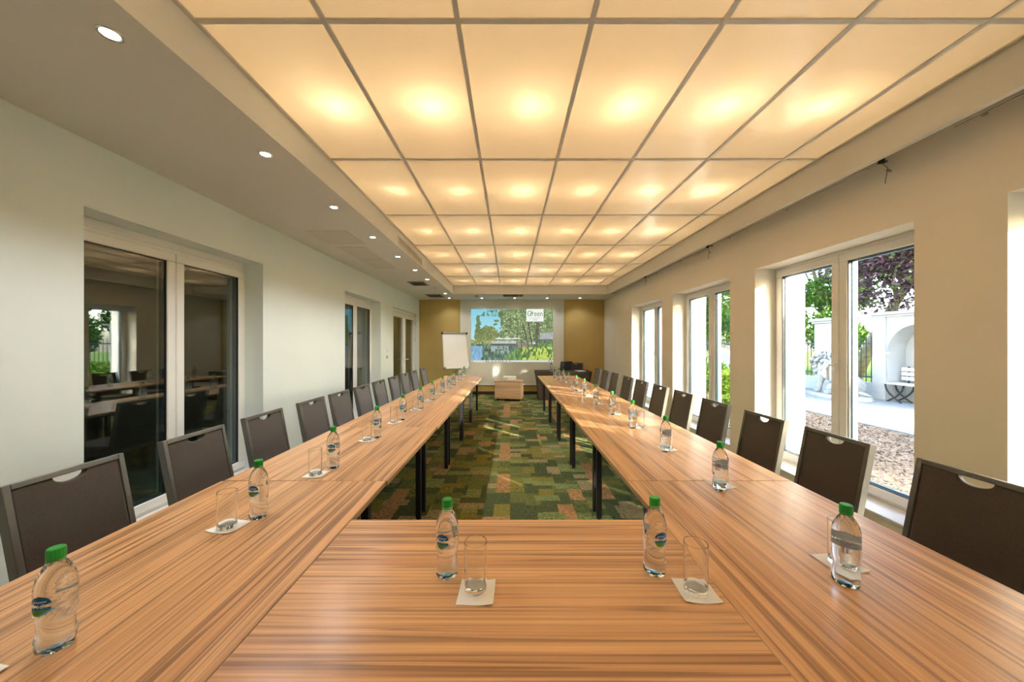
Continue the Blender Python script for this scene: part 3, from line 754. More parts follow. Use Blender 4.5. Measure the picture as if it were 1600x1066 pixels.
RC = [1.46, 2.09, 2.67, 3.31, 3.93, 4.545, 5.17, 5.775, 6.44, 7.10, 7.67]
for k, y in enumerate(LC):
    place_chair(-1.645 + random.uniform(-0.008, 0.008), y, -PI / 2 + random.uniform(-0.015, 0.015), f'dark upholstered banquet chair along the glazed-door wall, {ORD[11 - k]} from the flipchart', 'chairs along the glazed-door wall')
for k, y in enumerate(RC):
    place_chair(1.66 + random.uniform(-0.008, 0.008), y, PI / 2 + random.uniform(-0.015, 0.015), f'dark upholstered banquet chair along the window wall, {ORD[11 - k]} from the presenter desk', 'chairs along the window wall')
place_chair(1.85, 9.605, PI, 'dark upholstered chair behind the presenter desk against the gold wall', None)

# ------------------------------------------------------------------ bottles, tumblers, napkins
RB = 0.0335
def bmod(r, z, a):
    if z < 0.036: r *= 1 - 0.17 * (1 - z / 0.036) * (0.5 - 0.5 * math.cos(5 * a))
    if 0.075 < z < 0.168: r *= 1 + 0.006 * math.sin(z * 1200)
    return r
prof = [(0.0, 0.009), (0.010, 0.008), (0.018, 0.002), (0.025, 0.0), (0.030, 0.003), (0.0328, 0.010), (0.0335, 0.020), (0.0330, 0.034), (0.0308, 0.046), (0.0292, 0.056), (0.0290, 0.064), (0.0305, 0.074), (0.0325, 0.083), (0.0335, 0.090)]
prof += [(0.0335, 0.090 + 0.0035 * i) for i in range(1, 15)]
prof += [(0.0330, 0.149), (0.0318, 0.160), (0.0292, 0.171), (0.0255, 0.181), (0.0210, 0.190), (0.0165, 0.198), (0.0135, 0.202), (0.0130, 0.206), (0.0, 0.206)]
bottle_me = MB().lathe(prof, 40, bmod).mesh('body', 'bottle_water', smooth=True, weld=True)
foot_me = MB().lathe([(0.0, 0.0100), (0.008, 0.0092), (0.013, 0.0066), (0.013, 0.0070), (0.008, 0.0098), (0.0, 0.0106)], 20).mesh('base_star', 'base_blue', smooth=True)
cap = MB().lathe([(0.0, 0.2315), (0.0130, 0.2315), (0.0148, 0.2300), (0.0155, 0.2270), (0.0155, 0.2095), (0.0148, 0.2085), (0.0135, 0.2085)], 32, lambda r, z, a: r * (1 + (0.018 * math.cos(16 * a) if 0.2095 <= z < 0.2285 and r > 0.015 else 0)))
cap_me = cap.mesh('cap', 'cap_green', smooth=False)
ring_me = MB().lathe([(0.0148, 0.2075), (0.0158, 0.2068), (0.0158, 0.2040), (0.0138, 0.2034)], 24).mesh('cap_ring', 'cap_green', smooth=True)
def wrap(vs, R, a0=0.0):
    return [(R * math.sin(a0 + x / R), -R * math.cos(a0 + x / R), z) for x, z in vs]
def patch(poly, R, m, name, a0=0.0, n=10):
    """fill a convex-ish outline (x, z) with strips and bend it round the bottle"""
    zs = [p[1] for p in poly]; z0, z1 = min(zs), max(zs); rows = []
    for i in range(n + 1):
        z = z0 + (z1 - z0) * (0.001 + 0.998 * i / n); xs = []
        for j in range(len(poly)):
            (xa, za), (xb, zb_) = poly[j], poly[(j + 1) % len(poly)]
            if (za - z) * (zb_ - z) < 0: xs.append(xa + (xb - xa) * (z - za) / (zb_ - za))
        rows.append((min(xs), max(xs), z) if xs else (0, 0, z))
    k = 8; v = []; f = []
    for (a, c, z) in rows: v += wrap([(a + (c - a) * j / k, z) for j in range(k + 1)], R, a0)
    for i in range(n):
        for j in range(k): f.append((i * (k + 1) + j, i * (k + 1) + j + 1, (i + 1) * (k + 1) + j + 1, (i + 1) * (k + 1) + j))
    me = MB().add(v, f).mesh(name, m, smooth=True)
    q = me.polygons[len(me.polygons) // 2]
    if q.normal.x * q.center.x + q.normal.y * q.center.y < 0: me.flip_normals()
    return me
def arc(cx, cz, rx, rz, a0, a1, n=16): return [(cx + rx * math.cos(a0 + (a1 - a0) * i / n), cz + rz * math.sin(a0 + (a1 - a0) * i / n)) for i in range(n + 1)]
CZ = 0.118
R1 = RB * 1.012
lab_sky = patch(arc(0.0, CZ, 0.0210, 0.0225, 0, 2 * PI, 28), R1, 'label_blue', 'label_disc')
lab_green = patch([(-0.0215, CZ - 0.007), (-0.013, CZ - 0.0095), (0.004, CZ - 0.0090), (0.018, CZ - 0.0065), (0.006, CZ - 0.0145), (-0.004, CZ - 0.0215), (-0.014, CZ - 0.0195)], R1 + 0.0002, 'label_green', 'label_hill')
lab_stripe = patch([(-0.010, CZ - 0.0205), (0.0, CZ - 0.0195), (0.012, CZ - 0.0115), (0.025, CZ - 0.0075), (0.025, CZ - 0.0115), (0.013, CZ - 0.0165), (0.002, CZ - 0.0225)], R1 + 0.0003, 'label_sky', 'label_river')
tv, tf = text_geo('Źródło', 0.0135)
lab_txt = MB().add(wrap([(x * 0.86, CZ - 0.0035 + y) for x, y, z in tv], R1 + 0.0005), tf).mesh('label_text', 'label_white')
b = MB(); xx = -0.013
while xx < 0.012:
    wd = random.uniform(0.0010, 0.0018); q = [(xx, CZ + 0.0085), (xx + wd, CZ + 0.0085), (xx + wd, CZ + 0.0110), (xx, CZ + 0.0110)]
    b.add(wrap(q, R1 + 0.0005), [(0, 1, 2, 3)]); xx += wd + 0.0006
lab_line = b.mesh('label_small_text', 'label_white')
# back print: text block, colour bar and bar code
lab_block = patch([(-0.014, CZ + 0.001), (0.010, CZ + 0.001), (0.010, CZ + 0.016), (-0.014, CZ + 0.016)], R1, 'label_text', 'back_text', a0=PI)
lab_bar = patch([(0.013, CZ + 0.001), (0.027, CZ + 0.001), (0.027, CZ + 0.005), (0.013, CZ + 0.005)], R1, 'label_sky', 'back_stripe', a0=PI)
b = MB(); xx = -0.013
while xx < 0.009:
    wd = random.choice((0.0006, 0.0010, 0.0015)); b.add(wrap([(xx, CZ - 0.016), (xx + wd, CZ - 0.016), (xx + wd, CZ - 0.001), (xx, CZ - 0.001)], R1 + 0.0003, PI), [(0, 1, 2, 3)]); xx += wd + random.choice((0.0005, 0.0009))
lab_code = b.mesh('bar_code', 'label_black')
b = MB()
for r_ in range(5):
    xx = -0.013
    while xx < 0.014:
        wd = random.uniform(0.002, 0.005); z = 0.146 + r_ * 0.0033
        b.add(wrap([(xx, z), (xx + wd, z), (xx + wd, z + 0.0011), (xx, z + 0.0011)], R1 - 0.00035 * r_ + 0.0002, PI), [(0, 1, 2, 3)]); xx += wd + 0.0012
lab_fine = b.mesh('back_small_text', 'label_text')
def place_bottle(x, y, rz, label, group, z=TZ):
    e = empty('water_bottle', (x, y, z), rz); tag(e, label, 'bottle', group)
    bd = link_mesh('body', bottle_me, e); link_mesh('base_star', foot_me, bd)
    cp = link_mesh('cap', cap_me, e); link_mesh('cap_ring', ring_me, cp)
    fl_ = link_mesh('front_label', lab_sky, e)
    for nm, me_ in (('label_hill', lab_green), ('label_river', lab_stripe), ('label_text', lab_txt), ('label_small_text', lab_line)): link_mesh(nm, me_, fl_)
    bk = link_mesh('back_label', lab_block, e)
    for nm, me_ in (('label_stripe', lab_bar), ('bar_code', lab_code), ('small_text', lab_fine)): link_mesh(nm, me_, bk)
glass_me = MB().lathe([(0.0, 0.0), (0.029, 0.0), (0.0312, 0.003), (0.0322, 0.135), (0.0316, 0.1362), (0.0304, 0.135), (0.0293, 0.018), (0.026, 0.012), (0.0, 0.0105)], 40).mesh('tumbler', 'tumbler_glass', smooth=True, weld=True)
glass_me.set_sharp_from_angle(angle=math.radians(14))
def napkin_mesh(seed):
    r = random.Random(seed); n = 8; s = 0.1; vs = []; fs = []
    def hgt(x, y):
        h = 0.0
        for k, cx, cyy in ((0, -1, -1), (1, 1, -1), (2, 1, 1), (3, -1, 1)):
            d = math.hypot(x - cx * s / 2, y - cyy * s / 2); h += cur[k] * max(0, 1 - d / 0.05) ** 2
        return h
    cur = [r.uniform(0, 0.006) for _ in range(4)]
    for lay in (0.0015, 0.0004):
        for j in range(n + 1):
            for i in range(n + 1):
                x = -s / 2 + s * i / n; y = -s / 2 + s * j / n; vs.append((x, y, lay + hgt(x, y)))
    m_ = (n + 1) ** 2
    for j in range(n):
        for i in range(n):
            a = j * (n + 1) + i; q = (a, a + 1, a + n + 2, a + n + 1); fs.append(q); fs.append(tuple(x + m_ for x in reversed(q)))
    rim = [i for i in range(n + 1)] + [j * (n + 1) + n for j in range(1, n + 1)] + [n * (n + 1) + i for i in range(n - 1, -1, -1)] + [j * (n + 1) for j in range(n - 1, 0, -1)]
    for k in range(len(rim)): a, c = rim[k], rim[(k + 1) % len(rim)]; fs.append((a, a + m_, c + m_, c))
    return MB().add(vs, fs).mesh('napkin', 'napkin', smooth=False)
nap_mes = [napkin_mesh(s) for s in range(4)]
kk = [0]
def place_setting(gx, gy, nrz, lg, ln, gg, gn, nx=None, ny=None):
    kk[0] += 1
    n = link_mesh('paper_napkin', nap_mes[kk[0] % 4], None, (nx if nx is not None else gx, ny if ny is not None else gy, TZ), (0, 0, nrz)); tag(n, ln, 'napkin', gn)
    g = link_mesh('glass_tumbler', glass_me, None, (gx, gy, TZ + 0.0017)); tag(g, lg, 'glass', gg)
LB = [(-1.045, 0.806), (-1.013, 1.41), (-0.997, 1.974), (-0.993, 2.61), (-0.986, 3.22), (-0.965, 3.77), (-0.966, 4.35), (-0.957, 4.97), (-0.943, 5.43), (-0.948, 5.89), (-0.949, 6.64), (-0.95, 7.22)]
LGp = [(-1.145, 0.715), (-1.078, 1.334), (-1.040, 1.87), (-1.034, 2.53), (-1.028, 3.10), (-1.000, 3.69), (-1.007, 4.30), (-0.995, 4.88)] + [(x - 0.045, y - 0.085) for x, y in LB[8:]]
RBp = [(0.98, 1.021), (1.003, 1.672), (1.007, 2.266), (1.015, 2.90), (1.005, 3.45), (0.985, 4.03), (0.99, 4.67), (0.974, 5.17), (0.950, 5.67), (0.960, 6.30), (0.940, 6.78), (0.91, 7.14)]
RGp = [(1.050, 1.112), (1.045, 1.733), (1.047, 2.325), (1.084, 2.915), (1.069, 3.51), (1.048, 4.068), (1.048, 4.71)] + [(x + 0.058, y + 0.045) for x, y in RBp[7:]]
nL = len(LB)
for k, ((x, y), (gx, gy)) in enumerate(zip(LB, LGp)):
    place_bottle(x, y, 0.1 + random.uniform(-0.15, 0.15), f'green-capped water bottle on the glazed-door-side row, {ORD[nL - k]} from the flipchart end', 'bottles on the glazed-door-side row')
    place_setting(gx, gy, random.uniform(-0.12, 0.12) - 0.15, f'empty clear tumbler on the glazed-door-side row, {ORD[nL - k]} from the flipchart end', f'white paper napkin on the glazed-door-side row, {ORD[nL - k]} from the flipchart end', 'tumblers on the glazed-door-side row', 'napkins on the glazed-door-side row', gx + 0.004, gy + 0.004)
for k, ((x, y), (gx, gy)) in enumerate(zip(RBp, RGp)):
    place_bottle(x, y, 2.35 + random.uniform(-0.15, 0.15), f'green-capped water bottle on the window-side row, {ORD[nL - k]} from the presenter desk', 'bottles on the window-side row')
    place_setting(gx, gy, random.uniform(-0.1, 0.1) + 0.12, f'empty clear tumbler on the window-side row, {ORD[nL - k]} from the presenter desk', f'white paper napkin on the window-side row, {ORD[nL - k]} from the presenter desk', 'tumblers on the window-side row', 'napkins on the window-side row', gx - 0.004, gy + 0.002)
place_bottle(-0.190, 1.058, -0.30, 'green-capped water bottle on the cross table, nearer the glazed-door-side row', 'bottles on the cross table')
place_bottle(0.442, 1.070, 0.22, 'green-capped water bottle on the cross table, nearer the window-side row', 'bottles on the cross table')
place_setting(-0.098, 0.997, -0.03, 'empty clear tumbler on the cross table, nearer the glazed-door-side row', 'white paper napkin on the cross table, nearer the glazed-door-side row', 'tumblers on the cross table', 'napkins on the cross table', -0.094, 0.984)
place_setting(0.525, 0.990, -0.06, 'empty clear tumbler on the cross table, nearer the window-side row', 'white paper napkin on the cross table, nearer the window-side row', 'tumblers on the cross table', 'napkins on the cross table', 0.526, 0.990)

# ------------------------------------------------------------------ projector cart
e = empty('projector_cart', (-0.02, 8.97, 0), -0.20); tag(e, 'low wood-grain cart on castors in front of the projection screen', 'cart')
w, d = 0.335, 0.20
box('top_board', 'cart_wood', -w - 0.012, w + 0.012, -d - 0.012, d + 0.012, 0.475, 0.50, e, bevel=0.002)
box('front_panel', 'cart_wood', -w, w, -d, -d + 0.018, 0.055, 0.475, e)
for s in (-1, 1): box('side_panel', 'cart_wood', *((-w, -w + 0.018) if s < 0 else (w - 0.018, w)), -d + 0.018, d, 0.055, 0.475, e)
box('shelf', 'cart_wood', -w + 0.018, w - 0.018, -d + 0.018, d, 0.24, 0.258, e)
box('base_board', 'cart_wood', -w + 0.018, w - 0.018, -d + 0.018, d, 0.055, 0.073, e)
for sx_ in (-1, 1):
    for sy in (-1, 1):
        c_ = MB(); c_.tube([(sx_ * (w - 0.05) - 0.01, sy * (d - 0.05), 0.022), (sx_ * (w - 0.05) + 0.01, sy * (d - 0.05), 0.022)], 0.022, 12); c_.box(sx_ * (w - 0.05) - 0.014, sx_ * (w - 0.05) + 0.014, sy * (d - 0.05) - 0.012, sy * (d - 0.05) + 0.012, 0.04, 0.056)
        c_.build('castor', 'black_plastic', e)
pl = MB(); pl.tube([(w, -0.05, 0.40), (w + 0.035, -0.05, 0.40), (w + 0.035, 0.10, 0.40), (w, 0.10, 0.40)], 0.010, 8); pl.build('push_handle', 'white_plastic', e)
e = empty('projector', (-0.005, 8.93, 0.50), -0.12); tag(e, 'white box projector standing on the low cart', 'projector')
box('casing', 'white_plastic', -0.155, 0.155, -0.11, 0.11, 0.012, 0.105, e, bevel=0.012, seg=2)
MB().lathe([(0.0, 0.0), (0.030, 0.0), (0.036, 0.004), (0.036, 0.03)], 20).build('lens_barrel', 'grey_plastic', e, smooth=True)
lb = [c for c in e.children if c.name.startswith('lens_barrel')][0]; lb.location = (0.085, 0.118, 0.06); lb.rotation_euler = (PI / 2, 0, 0)
for i in range(6): box('vent_slot', 'grey_plastic', -0.13 + i * 0.016, -0.122 + i * 0.016, -0.1112, -0.1095, 0.035, 0.085, e)
for sx_ in (-1, 1): MB().lathe([(0, 0), (0.012, 0), (0.012, 0.014), (0, 0.014)], 10).build('foot', 'black_plastic', e).location = (sx_ * 0.12, -0.08, 0)
MB().lathe([(0, 0), (0.012, 0), (0.012, 0.014), (0, 0.014)], 10).build('foot', 'black_plastic', e).location = (0, 0.08, 0)

# ------------------------------------------------------------------ presenter desk with cloth, laptop
e = empty('presenter_desk', (1.355, 9.09, 0)); tag(e, 'presenter desk under a fitted dark brown cloth', 'desk')
box('desk_top', 'cart_wood', -0.69, 0.69, -0.28, 0.28, 0.705, 0.728, e)
for sx_ in (-1, 1):
    for sy in (-1, 1): box('leg', 'black_metal', sx_ * 0.60 - 0.02, sx_ * 0.60 + 0.02, sy * 0.20 - 0.02, sy * 0.20 + 0.02, 0, 0.705, e)
# cloth: taut top, sides pulled in towards the floor with folds
per_ = []; nseg = 160
def rect_pt(t, hx, hy):
    Lp = 4 * (hx + hy); q = t * Lp
    if q < 2 * hx: return (-hx + q, -hy)
    q -= 2 * hx
    if q < 2 * hy: return (hx, -hy + q)
    q -= 2 * hy
    if q < 2 * hx: return (hx - q, hy)
    q -= 2 * hx
    return (-hx, hy - q)
rows = [(0.733, 0.69, 0.28, 0.0), (0.733, 0.698, 0.288, 0.0), (0.722, 0.706, 0.295, 0.0), (0.66, 0.700, 0.290, 0.002), (0.50, 0.672, 0.272, 0.006), (0.30, 0.648, 0.258, 0.010), (0.12, 0.640, 0.252, 0.013), (0.006, 0.640, 0.250, 0.015)]
vs = []
for (z, hx, hy, am) in rows:
    for i in range(nseg):
        t = i / nseg; x, y = rect_pt(t, hx, hy); wv = 1 - am * (0.5 + 0.5 * math.sin(i * 2 * PI * 22 / nseg)) / 0.5
        vs.append((x * wv, y * (1 - am * (0.5 + 0.5 * math.sin(i * 2 * PI * 22 / nseg)) / 0.3), z))
fs = [tuple(range(nseg))]
for r_ in range(len(rows) - 1):
    for i in range(nseg): k = (i + 1) % nseg; fs.append((r_ * nseg + i, r_ * nseg + k, (r_ + 1) * nseg + k, (r_ + 1) * nseg + i))
c_ = MB().add(vs, fs).build('desk_cloth', 'table_cloth', None); c_.location = (1.355, 9.09, 0)
smooth_angle(c_, 50)
tag(c_, 'dark brown cloth stretched over the presenter desk', 'tablecloth')
e = empty('laptop', (1.43, 9.05, 0.734), 0.45); tag(e, 'open black laptop on the presenter desk', 'laptop')
box('base', 'grey_plastic', -0.18, 0.18, 0.0, 0.25, 0.0, 0.018, e, bevel=0.004)
box('keyboard', 'black_plastic', -0.155, 0.155, 0.03, 0.15, 0.018, 0.020, e)
box('touchpad', 'aluminium', -0.05, 0.05, 0.165, 0.235, 0.018, 0.019, e)
lid = box('lid', 'black_plastic', -0.18, 0.18, -0.006, 0.006, 0.0, 0.235, e, bevel=0.004); lid.location = (0, -0.004, 0.016); lid.rotation_euler = (math.radians(12), 0, 0)
box('display', 'lens_glass', -0.168, 0.168, 0.006, 0.007, 0.018, 0.222, lid)
MB().tube([(-0.15, 0, 0.012), (0.15, 0, 0.012)], 0.008, 8).build('hinge', 'black_plastic', e)
pp = box('document', 'paper', -0.105, 0.105, -0.148, 0.148, 0, 0.006, None); pp.location = (1.80, 9.02, 0.734); pp.rotation_euler = (0, 0, 0.2)
tag(pp, 'thin stack of white paper beside the laptop', 'paper')
place_bottle(1.05, 8.92, 2.0, 'green-capped water bottle standing on the dark cloth of the presenter desk', None, 0.734)

# ------------------------------------------------------------------ flipchart
e = empty('flipchart', (-1.41, 9.22, 0), math.radians(28)); tag(e, 'white flipchart easel standing beside the projection screen', 'flipchart')
brd = empty('board', (0, 0.0, 0.80)); brd.parent = e; brd.rotation_euler = (math.radians(-10), 0, 0)
brd.name = 'board'
hw, hh = 0.33, 0.94
bo = box('board', 'paper', -hw, hw, 0.0, 0.02, 0.0, hh, e, bevel=0.003); bpy.data.objects.remove(brd, do_unlink=True)
bo.location = (0, 0, 0.80); bo.rotation_euler = (math.radians(-10), 0, 0)
for s_ in (-1, 1): box('side_frame', 'aluminium', *((-hw - 0.012, -hw) if s_ < 0 else (hw, hw + 0.012)), -0.004, 0.024, 0, hh, bo)
box('paper_pad', 'paper', -hw + 0.02, hw - 0.02, -0.008, -0.0005, 0.03, hh - 0.03, bo)
MB().box(-hw - 0.012, hw + 0.012, -0.03, 0.022, hh - 0.03, hh + 0.008).build('clamp_bar', 'grey_plastic', bo, bevel=0.004)
for s in (-1, 1): MB().box(s * (hw + 0.008) - 0.022, s * (hw + 0.008) + 0.022, -0.034, 0.026, hh - 0.036, hh + 0.014).build('clamp_end', 'black_plastic', bo, bevel=0.005)
MB().box(-hw, hw, -0.07, 0.01, -0.028, -0.006).build('pen_tray', 'aluminium', bo, bevel=0.004)
for s in (-1, 1): MB().box(s * hw - 0.025, s * hw + 0.025, -0.074, 0.014, -0.032, 0.020).build('tray_corner', 'grey_plastic', bo, bevel=0.004)
MB().tube([(0, 0.05, 0.25), (0, 0.05, 0.74), (0, 0.135, 1.15)], 0.022, 10).build('column', 'aluminium', e)
MB().lathe([(0.0, 0), (0.028, 0), (0.028, 0.07), (0.0, 0.07)], 12).build('collar', 'black_plastic', e).location = (0, 0.035, 0.42)
k_ = MB().lathe([(0.0, 0), (0.024, 0.0), (0.026, 0.012), (0.02, 0.024), (0, 0.026)], 12).build('knob', 'black_plastic', e); k_.location = (-0.09, -0.02, 0.70); k_.rotation_euler = (PI / 2, 0, 0)
MB().tube([(-0.09, -0.01, 0.70), (0, 0.035, 0.70)], 0.008, 6).build('knob_rod', 'black_plastic', e)
for a in (0.5, PI - 0.5, -PI / 2):
    lg = MB().tube([(0, 0.035, 0.47), (0.42 * math.cos(a) * 0.9, 0.035 - 0.42 * math.sin(a) * 0.9, 0.02)], 0.012, 8).build('leg', 'aluminium', e)
    ft = MB().lathe([(0, 0), (0.02, 0), (0.022, 0.02), (0.014, 0.034), (0, 0.034)], 10).build('foot', 'black_plastic', lg); ft.location = (0.42 * math.cos(a) * 0.9, 0.035 - 0.42 * math.sin(a) * 0.9, 0)

# ------------------------------------------------------------------ garden
GZ = 0.04
tag(box('ground_mulch', 'mulch_soil', XO, 6.12, -14, 30, GZ - 0.2, GZ), 'bare mulch bed between facade and path', 'ground', kind='structure')
tag(box('ground_path', 'paving', 6.27, 9.62, -14, 30, GZ - 0.2, GZ), 'pale garden path along the wall', 'path', kind='structure')
tag(box('ground_lawn', 'lawn', 9.62, 60, -30, 60, GZ - 0.2, GZ - 0.03), 'sunny lawn beyond the garden wall', 'lawn', kind='structure')
for nm, x0, x1, z in (('path_kerb', 6.12, 6.27, GZ + 0.02), ('path_joint', 7.84, 7.92, GZ + 0.004)):
    k0 = empty(nm, (x0, 0, 0)); tag(k0, 'dark kerb stones between mulch and pale path' if nm == 'path_kerb' else 'dark joint of setts running along the pale path', 'kerb')
    me = MB().box(0, x1 - x0, 0, 0.985, -0.1, z).mesh('kerb_stone', 'kerb', bevel=0.006)
    for y in range(0, 15): link_mesh('kerb_stone', me, k0, (0, y, 0))
# loose bark chips
b = MB(); rr = random.Random(3)
for i in range(11000):
    x = rr.uniform(XO + 0.05, 6.08); y = rr.uniform(1.5, 11); l = rr.uniform(0.008, 0.028); w = l * rr.uniform(0.2, 0.5); a = rr.uniform(0, PI); t = rr.uniform(-0.5, 0.5)
    ca, sa = math.cos(a), math.sin(a); h = GZ + rr.uniform(0.004, 0.016)
    p_ = [(l, w * 0.3), (-l, w), (-l * 0.8, -w), (l, -w * 0.8)]
    q = [(x + u * ca - v * sa, y + u * sa + v * ca, h + u * t) for u, v in p_]
    b.add(q + [(x, y, h - 0.01)], [(0, 1, 2, 3), (0, 4, 1), (1, 4, 2), (2, 4, 3), (3, 4, 0)])
tag(b.build('bark_chips', 'chip'), 'loose grey brown bark chips covering the bed under the windows', 'mulch', kind='stuff')

# garden wall with arched niche
XW = 9.25
def garden_wall():
    e = empty('garden_wall', (XW, 8.1, GZ)); tag(e, 'white rendered garden wall with an arched bench niche', 'garden wall')
    y0, y1 = -1.55, 0.78; H_ = 2.05; ny, nr, nsz = -0.16, 0.64, 1.20; dp = 0.45
    n = 20; outer = []; 
    b = MB()
    # face with arch opening built as quads between the arch and the rectangle
    arch = [(ny + nr, 0.0), (ny + nr, nsz)] + [(ny + nr * math.cos(PI * i / n), nsz + nr * math.sin(PI * i / n)) for i in range(1, n)] + [(ny - nr, nsz), (ny - nr, 0.0)]
    rect = [(y1, 0.0), (y1, nsz)] + [(ny + (y1 - ny) * min(1, max(-1, 1.6 * math.cos(PI * i / n))) if math.cos(PI * i / n) > 0 else ny + (ny - y0) * max(-1, 1.6 * math.cos(PI * i / n)), H_ if abs(1.6 * math.cos(PI * i / n)) < 1 else nsz + (H_ - nsz) * min(1, 2.0 * math.sin(PI * i / n))) for i in range(1, n)] + [(y0, nsz), (y0, 0.0)]
    m_ = len(arch)
    vs = [(0, y, z) for y, z in arch] + [(0, y, z) for y, z in rect] + [(dp, y, z) for y, z in arch]
    fs = [(i, i + 1, m_ + i + 1, m_ + i) for i in range(m_ - 1)] + [(i, 2 * m_ + i, 2 * m_ + i + 1, i + 1) for i in range(m_ - 1)]
    b.add(vs, fs)
    b.box(dp, dp + 0.15, y0, y1, 0, H_); b.add([(0, y0, 0), (dp, y0, 0), (dp, y0, H_), (0, y0, H_)], [(0, 1, 2, 3)]); b.add([(0, y1, 0), (dp, y1, 0), (dp, y1, H_), (0, y1, H_)], [(0, 1, 2, 3)]); b.add([(0, y0, H_), (dp, y0, H_), (dp, y1, H_), (0, y1, H_)], [(0, 1, 2, 3)])
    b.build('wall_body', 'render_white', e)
    c_ = MB(); c_.box(-0.10, dp + 0.22, y0 - 0.1, y1 + 0.1, H_ + 0.05, H_ + 0.12); c_.box(-0.05, dp + 0.18, y0 - 0.05, y1 + 0.05, H_, H_ + 0.05); c_.build('coping', 'render_white', e, bevel=0.01)
    c_ = MB(); c_.box(-0.035, 0.0, y1 - 0.28, y1 + 0.03, 0, H_); c_.build('pilaster', 'render_white', e, bevel=0.006)
    for s in (-1, 1): box('impost', 'render_white', -0.03, 0.0, ny + s * nr - 0.07, ny + s * nr + 0.07, nsz - 0.06, nsz, e)
garden_wall()
def pier(y, lb):
    e = empty('garden_pier', (XW + 0.05, y, GZ)); tag(e, lb, 'pier')
    box('shaft', 'render_white', -0.05, 0.40, -0.30, 0.30, 0.0, 2.0, e, bevel=0.01)
    c_ = MB(); c_.box(-0.10, 0.45, -0.35, 0.35, 2.0, 2.06); c_.box(-0.15, 0.50, -0.40, 0.40, 2.06, 2.14); c_.build('cap_stone', 'render_white', e, bevel=0.01)
    box('base_stone', 'render_white', -0.08, 0.43, -0.33, 0.33, 0.0, 0.30, e, bevel=0.01)
pier(10.35, 'white rendered garden pier with moulded cap behind the lion')
pier(13.6, 'white rendered garden pier with moulded cap far along the fence')
def fence(y0, y1, lb):
    e = empty('iron_fence', (XW + 0.25, y0, GZ)); tag(e, lb, 'fence'); ln = y1 - y0
    box('plinth', 'render_white', -0.12, 0.12, 0, ln, 0, 0.38, e)
    for z in (0.50, 1.38): box('rail', 'fence_iron', -0.012, 0.012, 0, ln, z, z + 0.035, e)
    me = MB().tube([(0, 0, 0.38), (0, 0, 1.56), (0, 0, 1.63)], [0.011, 0.011, 0.002], 6).mesh('picket', 'fence_iron')
    y = 0.09
    while y < ln: link_mesh('picket', me, e, (0, y, 0)); y += 0.135
fence(8.98, 10.02, 'dark iron picket fence between the niche wall and the pier')
fence(10.68, 13.26, 'dark iron picket fence running beyond the pier')
fence(13.96, 19.0, 'dark iron picket fence far beyond the second pier')
# sloping white wall piece seen through the middle window
e = empty('sloping_wall', (8.2, 13.3, GZ)); tag(e, 'white garden wall end with a sloping top behind green shrubs', 'garden wall')
MB().hexa([(0, -0.5, 0), (0.3, -0.5, 0), (0.3, 0.55, 0), (0, 0.55, 0)], [(0, -0.5, 0.82), (0.3, -0.5, 0.82), (0.3, 0.55, 1.16), (0, 0.55, 1.16)]).build('wall_body', 'render_white', e)
MB().hexa([(-0.04, -0.54, 0.80), (0.34, -0.54, 0.80), (0.34, 0.59, 1.16), (-0.04, 0.59, 1.16)], [(-0.04, -0.54, 0.86), (0.34, -0.54, 0.86), (0.34, 0.59, 1.22), (-0.04, 0.59, 1.22)]).build('coping', 'render_white', e)
# bench
e = empty('garden_bench', (XW + 0.12, 7.94, GZ)); tag(e, 'white slatted garden bench with curved black legs in the niche', 'bench')
for i in range(4): box('seat_slat', 'bench_white', -0.30 + i * 0.10, -0.215 + i * 0.10, -0.55, 0.55, 0.43, 0.455, e, bevel=0.004)
for i in range(3): box('back_slat', 'bench_white', 0.12, 0.14, -0.55, 0.55, 0.52 + i * 0.11, 0.60 + i * 0.11, e, bevel=0.004)
for y in (-0.42, 0.42):
    pts1 = [(-0.26 + 0.32 * t - 0.10 * math.sin(PI * t), y, 0.43 * (1 - t)) for t in [i / 10 for i in range(11)]]
    pts2 = [(0.10 - 0.34 * t + 0.10 * math.sin(PI * t), y, 0.43 * (1 - t)) for t in [i / 10 for i in range(11)]]
    # scissor legs seen from the front: splayed along the bench
    q1 = [(-0.20, y + 0.20 - 0.36 * t + 0.10 * math.sin(PI * t), 0.43 * (1 - t)) for t in [i / 10 for i in range(11)]]
    q2 = [(-0.20, y - 0.20 + 0.36 * t - 0.10 * math.sin(PI * t), 0.43 * (1 - t)) for t in [i / 10 for i in range(11)]]
    MB().tube(q1, 0.018, 8).tube(q2, 0.018, 8).tube([(x + 0.25, yy, z) for x, yy, z in q1], 0.018, 8).tube([(x + 0.25, yy, z) for x, yy, z in q2], 0.018, 8).build('leg_frame', 'fence_iron', e, smooth=True)
    box('back_post', 'fence_iron', 0.14, 0.165, y - 0.015, y + 0.015, 0.40, 0.85, e)

